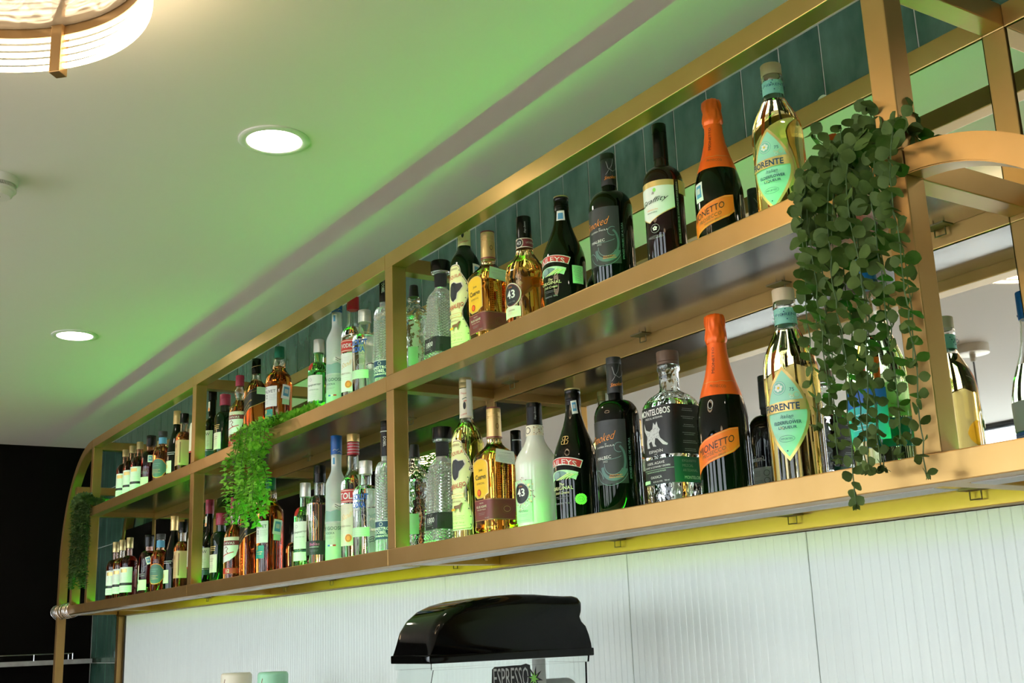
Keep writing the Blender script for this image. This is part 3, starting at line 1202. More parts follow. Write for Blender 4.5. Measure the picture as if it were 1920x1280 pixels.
def mionetto(z, x, label, upper, y=YB):
    t = bottle('prosecco_bottle', x, z, label, y=y, group='prosecco bottles')
    s = [(0, .045, 2), (.003, .0478, 2), (.007, .0485, 2), (.135, .0485, 2), (.155, .0478, 2), (.175, .0450, 2), (.19, .0415, 2), (.21, .0352, 2), (.235, .0268, 2), (.26, .0205, 2), (.29, .0170, 2), (.34, .0160, 2)]
    bottle_body(t, s, M_BLACKG, seg=48)
    # foil sleeve over neck, crumpled over the cork
    bm = bmesh.new()
    fs = [(.196, .0400, 2), (.203, .0383, 2), (.21, .0362, 2), (.222, .0320, 2), (.236, .0276, 2), (.25, .0242, 2), (.262, .0216, 2), (.285, .0186, 2), (.305, .0180, 2)]
    rings(bm, fs, 48, wob=lambda a, zz: .02 * noise.noise(Vector((math.cos(a * 6.283) * 2, math.sin(a * 6.283) * 2, zz * 30))))
    bmesh.ops.recalc_face_normals(bm, faces=bm.faces)
    finish('foil_sleeve', bm, M_ORANGE, t, smooth=True, angle=60)
    bm = bmesh.new()
    fs = [(.301, .0186, 2), (.306, .0205, 2), (.311, .0212, 2), (.316, .0205, 2), (.322, .0192, 2), (.330, .0188, 2), (.338, .0190, 2), (.345, .0193, 2), (.351, .0192, 2), (.356, .0182, 2), (.359, .0150, 2), (.360, .0, 2)]
    rings(bm, fs, 56, wob=lambda a, zz: .16 * noise.noise(Vector((math.cos(a * 6.283) * 3.2, math.sin(a * 6.283) * 3.2, zz * 75))))
    bmesh.ops.recalc_face_normals(bm, faces=bm.faces)
    finish('foil_cap', bm, M_ORANGE, t, smooth=True, angle=60)
    k = Skin([(q[0], q[1] + .0006, 2) for q in [(.196, .0400), (.203, .0383), (.21, .0362), (.222, .0320), (.236, .0276), (.25, .0242), (.262, .0216), (.285, .0186), (.305, .0184)]])
    k.txt('MIONETTO', .0165, .266, .0095, M_BLK, w=.052, rot=PI / 2)
    k.txt('PROSECCO', .028, .213, .0055, M_BRN, w=.034, skew=-.1)
    k.stroke([(i * .004 - .02, .2225 + .0006 * math.sin(i)) for i in range(26)], .0006, M_GOLDP)
    k.build('foil_print', t)
    L = Skin(s)
    P = [(-.046, .040), (-.040, .070), (-.033, .090), (-.018, .104), (.0, .113), (.025, .122), (.050, .130), (.067, .132), (.067, .096), (.055, .086), (.035, .078), (.010, .070), (-.012, .061), (-.03, .050)]
    L.poly(P, M_ORLAB)
    L.stroke([(p[0] * .985, p[1] - .0025) for p in P[1:8]], .0007, M_GOLDP)
    L.stroke([(p[0] * .985, p[1] + .0025) for p in P[8:]], .0007, M_GOLDP)
    L.txt('MIONETTO', (.010 if upper else .0195), .1005, .0135, M_BLK, w=.075, skew=.30)
    L.txt('PROSECCO', .016, .087, .0075, M_BRN, w=.05, skew=.30)
    L.txt('TREVISO BRUT', .022, .0795, .0035, M_BRN, w=.036, skew=.30)
    L.build('label', t)
    if upper:
        k = Skin(s)
        k.seal(-.006, .148, .022, .042, .08)
        k.build('tax_seal', t)
    else:
        k = Skin([(q[0], q[1] + .0006, 2) for q in s])
        k.ring(.017, .178, .006, .009, .001, M_LGREY, 14)
        k.build('crest', t)
    return t


def montelobos(z, x, label):
    t = bottle('mezcal_bottle', x, z, label, group=None)
    n = 4.2
    s = [(0, .043, n), (.004, .047, n), (.012, .048, n), (.196, .048, n), (.207, .0465, n), (.217, .0425, 3.4), (.225, .036, 3), (.231, .028, 2.4), (.236, .0215, 2), (.243, .0195, 2), (.276, .0200, 2), (.280, .0228, 2), (.288, .0228, 2), (.290, .020, 2)]
    bottle_body(t, s, M_RIPPLE, fill=.214, seg=56)
    cap(t, .2905, .3185, .0222, M_DKCORK, 'wooden_stopper', ridges=0, band=[(.296, .0008)])
    L = Skin(s)
    L.rect(-.045, .125, .104, .202, M_BLK)
    L.txt('MONTELOBOS', .003, .1905, .013, M_WH, w=.082, bold=.02)
    L.txt('MEZCAL ARTESANAL', .003, .179, .0038, M_WH, w=.05)
    # howling wolf, rough white figure
    wolf = [(-.028, .172), (-.022, .158), (-.012, .154), (-.003, .158), (.001, .170), (.006, .164), (.011, .171), (.014, .160), (.019, .154), (.015, .148), (.018, .138), (.030, .128), (.036, .124), (.034, .121), (.024, .124), (.011, .137), (.004, .139), (.001, .128), (.006, .122), (-.004, .123), (-.008, .134), (-.016, .131), (-.013, .121), (-.021, .121), (-.022, .133), (-.020, .145), (-.027, .156)]
    L.poly(wolf, M_LGREY)
    rnd = random.Random(4)
    for i in range(34):
        u, v = rnd.uniform(-.022, .014), rnd.uniform(.134, .158)
        a = rnd.uniform(.3, 1.2)
        L.stroke([(u, v), (u + .004 * math.cos(a), v + .004 * math.sin(a))], .0005, M_BLK)
        L.layer -= 1
    L.txt('ESPAD\u00cdN', .003, .1135, .0068, M_WH, w=.040)
    L.txt('JOVEN', .003, .1068, .0026, M_WH)
    L.cut('label', t)
    L.rect(-.045, .125, .048, .098, M_DKG)
    L.rect(-.045, .0445, .0485, .0975, M_BLK)
    L.txt('100% AGAVE', .0, .090, .0052, M_WH, w=.050)
    L.txt('ORGANIC & SUSTAINABLY GROWN', .0, .0825, .0036, M_WH, w=.074)
    L.stroke([(-.04, .077), (.044, .077)], .0006, M_PGRN)
    L.txt('DENOMINACION DE ORIGEN PROTEGIDA', .0, .073, .0026, M_PGRN, w=.056)
    L.txt('OAXACA', .0, .0625, .0052, M_WH, w=.032)
    L.txt('43.2% ALC/VOL    750 ml', .012, .0535, .003, M_WH, w=.044)
    L.rect(-.041, -.018, .051, .0575, M_PGRN)
    L.txt('EXQUISITO', .077, .089, .0052, M_GREY, w=.034)
    L.txt('MEZCAL', .073, .080, .0052, M_GREY, w=.026)
    L.txt('ARTESANAL', .078, .071, .0052, M_GREY, w=.036)
    L.txt('MONTELOBOS', .087, .057, .006, M_WH, w=.048)
    for i in range(6):
        L.lines(.080, .192 - i * .016, .034, 2, M_LGREY, seed=i)
    L.build('label', t)
    return t


def graffity(z, x, label):
    t = bottle('vermouth_bottle', x, z, label)
    s = profile(.041, .208, .243, .0145, .300, 2, 'round')
    s = s[:-1] + [(.262, .0142, 2), (.300, .0142, 2)]
    bottle_body(t, s, M_DKRED, seg=44)
    k = bmesh.new()
    rings(k, [(.2445, .0152, 2), (.2446, .0158, 2), (.262, .0150, 2), (.2621, .0144, 2)], 32, close0=False, close1=False)
    finish('neck_glass', k, M_CLEAR, t, smooth=True)
    cap(t, .262, .344, .0156, M_BLKCAP, 'cap', r1=.0150, band=[(.322, .0006)])
    L = Skin(s)
    L.rect(-.052, .0575, .190, .2025, M_GOLDP)
    L.poly([(-.052, .190), (.0565, .190), (.0565, .141), (.022, .124), (.0, .1125), (-.030, .130), (-.052, .140)], M_WH)
    L.stroke([(.0565, .141), (.022, .124), (.0, .1125), (-.030, .130)], .0018, M_GOLDP)
    L.ell(.016, .182, .0035, .0045, M_BGRN, 10)
    L.txt('la', .012, .176, .006, M_PURP, shear=.4)
    L.txt('Graffity', .012, .158, .0135, M_BLK, w=.064, shear=.45, skew=.12)
    L.txt('VERMOUTH', .008, .139, .003, M_ORP, w=.026)
    L.txt('PREMIUM DRINK', .008, .133, .0026, M_BLK, w=.024)
    L.rect(.0585, .0655, .060, .203, M_BLK)
    L.txt('EVITE EL ABUSO EN EL CONSUMO DE ESTA BEBIDA', .062, .130, .0034, M_LGREY, w=.135, rot=PI / 2)
    L.rect(.0665, .100, .172, .2025, M_GOLDP)
    L.ring(.013, .097, .0095, .0095, .0006, M_LGREY)
    for i in range(5):
        a = PI / 2 + i * 2 * PI / 5
        L.ell(.013 + .0032 * math.cos(a), .097 + .0032 * math.sin(a), .002, .002, M_WH, 10)
    L.ring(.013, .078, .016, .003, .0004, M_LGREY)
    L.lines(.013, .0775, .026, 1, M_LGREY)
    L.build('label', t)
    return t


def smoked(z, x, label, y=YB):
    t = bottle('wine_bottle', x, z, label, y=y, group='smoked malbec wine bottles')
    s = profile(.0475, .212, .252, .0155, .343, 2, 'round', foot=.004)
    bottle_body(t, s, M_BLACKG, seg=48)
    cap(t, .266, .345, .0170, M_CHAR, 'capsule', r1=.0160, band=[(.330, .0005)])
    k = Skin([(.266, .0174, 2), (.345, .0166, 2)])
    k.txt('Smoked', .021, .284, .008, M_ORP, w=.030, shear=.5, skew=.15)
    k.stroke([(.012, .322), (.016, .305), (.026, .298), (.036, .305), (.042, .316)], .0014, M_GREY)
    k.stroke([(.030, .332), (.024, .312), (.014, .295), (.010, .290)], .0010, M_GREY)
    k.build('capsule_print', t)
    L = Skin(s)
    L.rect(-.040, .060, .069, .203, M_CHAR)
    def sw(cx, cy, rx, ry, a0, a1, w, m):
        L.stroke([(cx + rx * math.cos(R(a)), cy + ry * math.sin(R(a))) for a in range(a0, a1, 8)], w, m)
    sw(.030, .105, .026, .026, 180, 350, .008, M_TEALT)
    sw(.030, .108, .020, .020, 170, 340, .0012, M_TEALT2)
    sw(.022, .132, .030, .012, 200, 330, .0010, M_TEALT2)
    sw(.040, .118, .015, .030, -80, 80, .0045, M_TEALT)
    sw(.044, .144, .010, .010, 60, 300, .0012, M_TEALT2)
    sw(.024, .100, .036, .034, 190, 350, .0010, M_TEALT2)
    sw(-.010, .070, .018, .030, 20, 110, .0014, M_TEALT2)
    L.txt('Smoked', .008, .166, .017, M_ORP, w=.062, shear=.5, skew=.16, bold=-.01)
    L.txt('BY', .017, .1525, .0025, M_WH)
    L.txt('DO\u00d1A PAULA', .014, .148, .0045, M_WH, w=.042, skew=.06)
    L.txt('MALBEC', .010, .124, .0065, M_WH, w=.034, skew=.06)
    L.txt('2022', .014, .116, .004, M_LGREY)
    L.txt('BOLD & SMOKY', .035, .0865, .003, M_ORP, w=.025)
    L.txt('MENDOZA ARGENTINA', .035, .082, .003, M_ORP, w=.028)
    L.txt('SMOKED MALBEC DE ALTURA', .064, .120, .0042, M_TEALT2, w=.085, rot=PI / 2)
    # back label, seen in the mirror
    L.cut('label', t)
    h = L.per / 2
    L.rect(h - .034, h + .034, .055, .125, M_GREY)
    L.txt('Smoked', h - .002, .145, .012, M_LGREY, w=.04, shear=.5)
    for i in range(3):
        L.lines(h + .006, .116 - i * .022, .036, 4, M_BLK, seed=i)
    L.ring(h - .023, .111, .007, .007, .001, M_BLK, 16)
    L.ring(h - .023, .094, .007, .007, .001, M_BLK, 16)
    L.rect(h - .030, h - .016, .060, .080, M_BLK)
    L.build('back_label', t)
    return t


def baileys(z, x, label, upper):
    t = bottle('irish_cream_bottle', x, z, label, group='irish cream bottles')
    s = [(0, .046, 2), (.003, .049, 2), (.007, .0497, 2), (.142, .0497, 2), (.150, .0488, 2), (.160, .0470, 2), (.175, .0425, 2), (.19, .0365, 2), (.205, .0305, 2), (.220, .0250, 2), (.235, .0208, 2), (.248, .0183, 2), (.262, .0170, 2), (.268, .0165, 2)]
    bottle_body(t, s, M_BLACKG, seg=48)
    cap(t, .268, .303, .0176, M_BLKCAP, 'cap', band=[(.277, .0007), (.282, .0007), (.295, .0005)])
    cap(t, .3031, .3065, .0172, M_OLDGOLD, 'cap_disc', bev=.0008)
    L = Skin(s)
    o = -.006
    def arcband(u0, u1, v0, v1, sag, m):
        P = []
        for i in range(17):
            f = i / 16
            P.append((u0 + (u1 - u0) * f, v1 + sag * (1 - (2 * f - 1) ** 2)))
        for i in range(17):
            f = 1 - i / 16
            P.append((u0 + .006 + (u1 - u0 - .012) * f, v0 + sag * (1 - (2 * f - 1) ** 2)))
        L.poly(P, m)
    arcband(-.047, .062, .121, .138, .010, M_WH)
    arcband(-.045, .060, .1225, .1365, .010, M_REDP)
    L.txt('BAILEYS', .008, .138, .0115, M_WH, w=.080, arc=.0085)
    arcband(-.030, .051, .096, .112, .008, M_PGRN)
    L.ell(.005, .108, .022, .010, M_TEALT2)
    for i in range(6):
        L.stroke([(-.004 + i * .007, .0985), (.012 + i * .0066, .1035 + .001 * i), (.030 + i * .004, .112 - .0012 * i)], .0018, M_BGRN if i % 2 else M_LIMEL)
    L.ell(.0, .109, .009, .007, M_HILL)
    L.txt('The', .013, .0885, .006, M_LIMEL, shear=.4)
    L.txt('ORIGINAL', .012, .080, .0075, M_LIMEL, w=.054)
    L.txt('Irish Cream', .012, .070, .0058, M_LIMEL, w=.036, shear=.35)
    L.lines(.012, .061, .034, 2, M_GREY)
    L.txt('17% ALC/VOL  750 ml', .012, .047, .0036, M_GREY, w=.036)
    if not upper:
        for sgn in (1, -1):
            L.stroke([(.020 + sgn * .0005, .195), (.020 + sgn * .008, .194), (.020 + sgn * .009, .189), (.020 + sgn * .003, .186), (.020 + sgn * .010, .183), (.020 + sgn * .008, .177), (.020 + sgn * .0005, .176), (.020 + sgn * .0005, .195)], .0016, M_GOLDP)
        P = []
        for i in range(32):
            a = 2 * PI * i / 32
            rr = .0125 if i % 2 else .0112
            P.append((.053 + rr * math.cos(a), .0535 + rr * math.sin(a)))
        L.poly(P, M_BGRN)
        L.ring(.053, .0535, .0065, .0065, .0006, M_DKG)
        L.txt('11', .053, .0535, .005, M_DKG)
    else:
        L.rect(.063, .090, .074, .118, M_PGRN)
        L.lines(.0765, .113, .022, 10, M_DKG, seed=7)
    L.build('label', t)
    k = Skin([(.230, .0222, 2), (.248, .0187, 2), (.262, .0174, 2), (.267, .0170, 2), (.2672, .0180, 2), (.30, .0180, 2)])
    if upper:
        k.rect(.006, .029, .241, .2665, M_WH)
        k.rect(.010, .0245, .2445, .2605, M_SEALB)
    else:
        k.seal(.024, .262, .016, .030, .12)
    k.build('tax_seal', t)
    return t


def licor43(z, x, label, upper):
    t = bottle('liqueur_bottle', x, z, label)
    s = [(0, .042, 2), (.004, .0465, 2), (.009, .048, 2), (.02, .047, 2), (.145, .0485, 2), (.155, .0490, 2), (.163, .0485, 2), (.176, .0440, 2), (.188, .0370, 2), (.20, .0285, 2), (.212, .0225, 2), (.222, .0200, 2), (.245, .0190, 2), (.25, .0180, 2)]
    if upper:
        bm = bmesh.new()
        rings(bm, s, 64, wob=lambda a, zz: (.012 * math.cos(a * 2 * PI * 16) if .012 < zz < .14 else (.03 * math.cos(a * 2 * PI * 8 + zz * 120) if .16 < zz < .2 else 0)))
        bmesh.ops.recalc_face_normals(bm, faces=bm.faces)
        finish('bottle_body', bm, M_GOLDL, t, smooth=True, angle=60)
    else:
        bottle_body(t, s, M_CREAMG, seg=48)
    cap(t, .2485, .309 if upper else .303, .0188, M_BLKCAP, 'cap', r1=.0182, band=None if upper else [(.291, .0007)])
    k = Skin([(.222, .0207, 2), (.248, .0197, 2), (.2486, .0194, 2), (.31, .0188, 2)])
    if upper:
        k.rect(-.061, .062, .2235, .2485, M_MAROON)
        k.rect(-.061, .062, .2235, .2255, M_CRM)
        k.rect(-.061, .062, .2465, .2485, M_CRM)
        k.ring(.006, .236, .0115, .0125, .0015, M_CRM)
        k.ell(.006, .236, .0098, .0108, M_BLK)
        k.txt('43', .006, .236, .009, M_WH)
        k.txt('LICOR 43', .036, .236, .005, M_CRM, w=.024)
    else:
        k.rect(-.061, .062, .2235, .2485, M_CRM)
        rnd = random.Random(5)
        for i in range(40):
            k.ell(rnd.uniform(.018, .055), rnd.uniform(.2255, .2465), .0014, .0009, M_BRN if i % 3 else M_GOLDP, 8)
            k.layer -= 1
        k.ring(.002, .236, .008, .008, .0016, M_BLK)
    k.txt('Diego Zamora', .023, .276, .0052, M_LGREY, w=.030, rot=PI / 2, shear=.4)
    k.build('neck_label', t)
    L = Skin([(q[0], q[1] + .0012, q[2]) for q in s])
    c = .006
    if upper:
        L.ell(c, .097, .0305, .0305, M_CRM)
        L.ell(c, .097, .0282, .0282, M_MAROON)
        L.ell(c, .097, .0262, .0262, M_BLK)
        L.txt('43', c, .099, .021, M_WH, w=.028, bold=.02)
        L.txt('LICOR', c, .1165, .0032, M_ORP)
        L.txt('FAMILIA \u2022 1946', c, .0795, .0036, M_GREY, w=.026)
        L.poly([(-.03, .040), (.034, .040), (.034, .064), (.02, .068), (.0, .069), (-.02, .067), (-.03, .064)], M_CRM)
        L.txt('ORIGINAL', .008, .058, .0036, M_BRN, w=.022)
        L.lines(.006, .051, .04, 2, M_GOLDP)
    else:
        L.rect(-.028, .036, .022, .118, M_PGRN)
        L.layer -= 1
        rnd = random.Random(2)
        for i in range(110):
            a = rnd.uniform(0, 2 * PI)
            q = rnd.uniform(.024, .038)
            L.ell(c + q * math.cos(a), .088 + q * math.sin(a), .0017, .0013, [M_BRN, M_GOLDP, M_WH][i % 3], 7)
            L.layer -= 1
        L.layer += 2
        L.ell(c, .088, .0245, .0245, M_LGREY)
        L.ell(c, .088, .0228, .0228, M_BLK)
        L.txt('43', c, .090, .018, M_WH, w=.025, bold=.02)
        L.txt('LICOR', c, .104, .003, M_ORP)
        L.txt('Horchata', .010, .048, .006, M_DKG, w=.03, shear=.35)
        L.lines(.008, .039, .03, 2, M_TEALT2)
        L.lines(.008, .026, .044, 1, M_TEALT2)
    L.build('label', t)
    return t


def cuervo(z, x, label, upper):
    t = bottle('tequila_bottle', x, z, label, group='gold tequila bottles')
    n = 5.5
    s = [(0, .040, n), (.003, .0425, n), (.010, .0425, n), (.013, .0405, n), (.018, .0405, n), (.021, .0430, n), (.030, .0435, n), (.034, .042, n), (.190, .0445, n), (.200, .0435, n), (.208, .040, 4), (.216, .033, 3.2), (.224, .0255, 2.5), (.232, .0200, 2), (.240, .0178, 2), (.262, .0172, 2)]
    bottle_body(t, s, M_GOLDL, fill=None, seg=56)
    cap(t, .246, .322, .0186, M_GOLDCAP, 'cap', r1=.0178, band=[(.296, .0006), (.301, .0006), (.306, .0006), (.311, .0006)])
    cap(t, .3221, .3245, .0182, M_MAROON, 'cap_disc', bev=.0006)
    k = Skin([(.240, .0192, 2), (.322, .0184, 2)])
    k.rect(-.05, .055, .2475, .2505, M_MAROON)
    k.ell(.028, .276, .004, .007, M_BRN, 16)
    k.ell(.028, .276, .0025, .005, M_GOLDP, 12)
    k.build('neck_label', t)
    L = Skin(s)
    P = [(-.030, .108), (-.030, .178)] + [(.002 - .032 * math.cos(a * PI / 12), .178 + .017 * math.sin(a * PI / 12)) for a in range(13)] + [(.034, .108), (.010, .098), (-.016, .098)]
    L.poly(P, M_GOLDP)
    P = [(.002 + (p[0] - .002) * .93, .145 + (p[1] - .145) * .95) for p in P]
    L.poly(P, M_YEL)
    L.txt('Jose', .004, .166, .008, M_BLK, w=.017, bold=.01)
    L.txt('Cuervo', .003, .150, .0125, M_BLK, w=.047, bold=.02)
    L.txt('ESPECIAL', .003, .134, .0046, M_BRN, w=.036)
    L.ell(-.006, .112, .0085, .0085, M_REDP)
    L.ell(-.006, .112, .006, .006, M_ORLAB)
    L.cut('label', t)
    L.rect(-.034, .108, .044, .0955, M_MAROON)
    L.stroke([(-.032, .0935), (.106, .0935)], .0006, M_GOLDP)
    L.stroke([(-.032, .0455), (.106, .0455)], .0006, M_GOLDP)
    L.txt('MADE WITH', .002, .0865, .003, M_CRM, w=.018)
    L.txt('BLUE AGAVE', .002, .078, .0055, M_CRM, w=.046, bold=.01)
    L.txt('REPOSADO TEQUILA', .002, .0705, .003, M_CRM, w=.040)
    L.lines(.002, .062, .03, 2, M_GREY)
    L.txt('38% ALC', .025, .050, .003, M_GREY)
    L.ring(.082, .070, .016, .011, .0007, M_BRN)
    L.ring(.082, .070, .010, .007, .0007, M_GOLDP if not upper else M_BRN)
    rnd = random.Random(9)
    for r_ in range(16):
        for c_ in range(11):
            if rnd.random() < .75:
                u, v = .054 + c_ * .0047, .103 + r_ * .0052
                L.rect(u, u + .0026, v, v + .0022, M_GOLDL)
                L.layer -= 1
    L.build('label', t)
    k = Skin([(q[0], max(q[1], .041) + .0012, n) for q in s if q[0] <= .24])
    k.rect(.056, .112, .180, .213, M_PGRN if upper else M_WH, -.10)
    k.txt('TEQUILA REPOSADO', .084, .2055, .003, M_BLK, w=.040, rot=-.10)
    k.lines(.084, .199, .046, 6, M_GREY, seed=3, dv=.003)
    k.build('paper_sticker', t)
    return t


def corralejo(z, x, label, upper):
    t = bottle('tall_tequila_bottle', x, z, label, group=None)
    s = [(0, .037, 2), (.003, .0398, 2), (.006, .0404, 2), (.255, .0404, 2), (.268, .0395, 2), (.281, .0362, 2), (.293, .0305, 2), (.302, .0245, 2), (.310, .0195, 2), (.318, .0168, 2), (.330, .0158, 2), (.402, .0150, 2)]
    bottle_body(t, s, M_DKGREEN if upper else M_OLIVE, fill=None if upper else .306, seg=44)  # upper glass coloured dark to stand for the dark backdrop behind it
    if upper:
        cap(t, .402, .430, .0165, M_OLDGOLD, 'cap', r1=.0150, bev=.006)
    else:
        cap(t, .400, .428, .0170, M_OLDGOLD, 'cap', r1=.0168, band=[(.415, .0005)])
    k = Skin([(.312, .0178, 2), (.33, .0166, 2), (.400, .0160, 2), (.4001, .0174, 2), (.428, .0172, 2)])
    k.rect(-.048, .0525, .320, .398, M_LIMEL if upper else M_CRM)
    k.txt('CORRALEJO', .016, .330, .0055, M_REDP, w=.030, skew=.25)
    k.ell(.014, .352, .004, .010, M_BLK, 14)
    k.stroke([(.008, .369), (.018, .373), (.03, .366), (.022, .374)], .002, M_DKG)
    k.stroke([(.012, .363), (.024, .366), (.03, .360)], .0018, M_REDP)
    k.txt('Tequila', .014, .384, .006, M_REDP, w=.02, shear=.2)
    if not upper:
        k.rect(.020, .034, .325, .420, M_WH)
    k.build('neck_label', t)
    L = Skin(s)
    g = [(.2615, 0.0), (.2605, .010), (.256, .016), (.248, .0185), (.237, .020), (.222, .029), (.208, .037), (.195, .041), (.180, .041), (.168, .038), (.155, .033), (.142, .026), (.130, .0215), (.120, .0205), (.108, .025), (.092, .033), (.075, .0395), (.060, .0415), (.045, .0405), (.0335, .036), (.0325, .0)]
    def guitar(sc, m, dv=0):
        c = .0105
        P = [(c + w * sc, .147 + (v - .147) * (1 - (1 - sc) * .5)) for v, w in g] + [(c - w * sc, .147 + (v - .147) * (1 - (1 - sc) * .5)) for v, w in g[::-1]]
        L.poly(P[:-1], m)
    guitar(1.0, M_CRM)
    guitar(.955, M_BRN)
    guitar(.925, M_LIMEL)
    L.ell(.051, .185, .0075, .0085, M_CRM)
    L.ring(.051, .185, .0055, .0062, .0012, M_BRN)
    L.ell(.051, .185, .002, .0025, M_BLK)
    hole = [(-.008, .178), (-.006, .200), (.0, .209), (.010, .211), (.018, .206), (.030, .207), (.034, .197), (.028, .188), (.019, .180), (.016, .165), (.006, .158), (-.002, .164)]
    L.poly([(p[0] * 1.12, .185 + (p[1] - .185) * 1.1) for p in hole], M_CRM)
    L.poly(hole, M_BLK)
    L.ell(.003, .186, .008, .018, M_CHAR)
    L.txt('RESERVADO', .010, .248, .0055, M_BRN, w=.024)
    L.txt('TEQUILA', .009, .226, .011, M_REDP, w=.044, skew=.12)
    L.txt('CORRALEJO', .006, .141, .0165, M_REDP, w=.060, skew=.14, bold=.01)
    L.rect(-.012, .030, .113, .124, M_GOLDP)
    L.rect(-.010, .028, .1145, .1225, M_LIMEL)
    L.lines(.009, .118, .03, 1, M_BRN)
    L.txt('REPOSADO', .009, .104, .004, M_BRN, w=.026)
    # small horse
    L.poly([(.0, .086), (.002, .094), (.012, .0945), (.018, .0955), (.024, .101), (.028, .099), (.024, .094), (.022, .086), (.021, .077), (.019, .077), (.018, .086), (.008, .086), (.006, .077), (.004, .077), (.004, .086)], M_BRN)
    L.rect(-.012, .006, .082, .0875, M_YEL)
    L.lines(.010, .068, .044, 3, M_BRN, dv=.004)
    L.txt('CONT. NET. 750 ml', .010, .051, .0042, M_BRN, w=.040)
    L.lines(.010, .043, .05, 1, M_DKG)
    for i in range(11):
        v = .045 + i * .0195
        w = next((a[1] + (b[1] - a[1]) * (a[0] - v) / (a[0] - b[0]) for a, b in zip(g, g[1:]) if a[0] >= v >= b[0] and a[0] > b[0]), .03)
        if v < .12 or v > .14:
            L.poly([(.0105 + w * .80, v), (.0105 + w * .80 + .002, v + .003), (.0105 + w * .80 + .004, v - .001)], M_DKG)
    L.build('label', t)
    if upper:
        k = Skin(s)
        k.seal(.078, .236, .030, .052)
        k.build('tax_seal', t)
    return t


def t1800(z, x, label):
    t = bottle('faceted_tequila_bottle', x, z, label, group='faceted clear tequila bottles')
    n = 6
    s = [(0, .042, n), (.004, .0435, n), (.02, .0430, n), (.205, .0325, n), (.216, .0300, 5), (.226, .0235, 4), (.234, .0180, 3), (.240, .0160, 2), (.290, .0160, 2)]
    cut_body(t, s, M_CUT, .216, .021, 20, 8.0, .0042)
    k = bmesh.new()
    rings(k, [(.240, .0166, 2), (.2402, .0176, 2), (.279, .0176, 2), (.2792, .0166, 2)], 32, close0=False, close1=False)
    finish('neck_sleeve', k, faceted('charcoal_knurled_sleeve', 900, .8, M_GREYCAP), t, smooth=True)
    k = bmesh.new()
    rings(k, [(.2795, .016, 2), (.2805, .0245, 2), (.2855, .0262, 2), (.2860, .016, 2)], 36)
    bmesh.ops.recalc_face_normals(k, faces=k.faces)
    finish('glass_collar', k, M_CLEAR, t, smooth=True)
    cap(t, .2865, .3190, .0268, M_BLKCAP, 'cap', bev=.003)
    L = Skin(s)
    m = faceted('charcoal_knurled_label', 1400, .5, M_CHAR)
    L.rect(-.026, .108, .047, .090, m)
    L.rect(-.023, .036, .049, .088, M_BLK)
    L.txt('1800', .004, .0715, .0135, M_WH, w=.038, bold=.01)
    L.ring(.004, .083, .003, .003, .0005, M_LGREY, 12)
    L.stroke([(-.014, .085), (-.005, .085)], .0005, M_LGREY)
    L.stroke([(.005, .085), (.014, .085)], .0005, M_LGREY)
    L.txt('CRISTALINO', .0, .0625, .0034, M_LGREY, w=.026)
    L.lines(.0, .0565, .03, 1, M_LGREY)
    L.txt('38%', .018, .051, .003, M_LGREY)
    L.rect(.046, .055, .052, .066, M_CHAR)
    L.build('label', t)
    return t


def roundclear(z, x, label):
    t = bottle('tequila_decanter', x, z, label, y=.135, group='clear tequila decanters with charcoal stoppers')
    s = [(0, .040, 2), (.004, .044, 2), (.010, .0450, 2), (.190, .0440, 2), (.205, .0420, 2), (.220, .0365, 2), (.230, .0290, 2), (.237, .0205, 2), (.242, .0165, 2), (.252, .0160, 2), (.256, .0190, 2), (.262, .0185, 2), (.265, .016, 2)]
    bottle_body(t, s, M_RIPPLE, fill=.20, seg=44)
    cap(t, .2655, .303, .0150, M_GREYCAP, 'stopper', r1=.0125, bev=.004)
    L = Skin(s)
    L.rect(.030, .058, .050, .105, M_PGRN)
    L.rect(-.035, .010, .030, .060, M_CHAR)
    L.build('label', t)
    return t


def bluegin(z, x, label):
    t = bottle('blue_capped_spirit_bottle', x, z, label)
    s = [(0, .044, 2), (.004, .049, 2), (.008, .0500, 2), (.150, .0500, 2), (.170, .0485, 2), (.195, .0430, 2), (.220, .0345, 2), (.245, .0260, 2), (.270, .0205, 2), (.300, .0170, 2), (.315, .0165, 2)]
    bottle_body(t, s, M_LIMEG, fill=.225, seg=48)
    cap(t, .312, .366, .0182, M_BLUE2, 'cap', r1=.0176, band=[(.350, .0006), (.335, .0005)])
    k = Skin([(.31, .0190, 2), (.366, .0184, 2)])
    k.rect(-.04, .05, .320, .324, M_NAVY)
    k.build('cap_print', t)
    L = Skin(s)
    L.rect(-.056, .045, .052, .135, M_TEALL)
    L.rect(-.056, .045, .108, .135, M_BLUEP)
    L.lines(.0, .095, .05, 5, M_WH, dv=.006)
    L.ell(.012, .168, .006, .018, M_REDP, 18)
    L.cut('label', t)
    h = L.per / 2
    L.rect(h - .045, h + .045, .052, .098, M_BLUEP)
    L.rect(h - .045, h + .045, .10, .155, M_LGREY)
    L.lines(h, .09, .06, 6, M_WH, dv=.005)
    L.build('label', t)
    return t


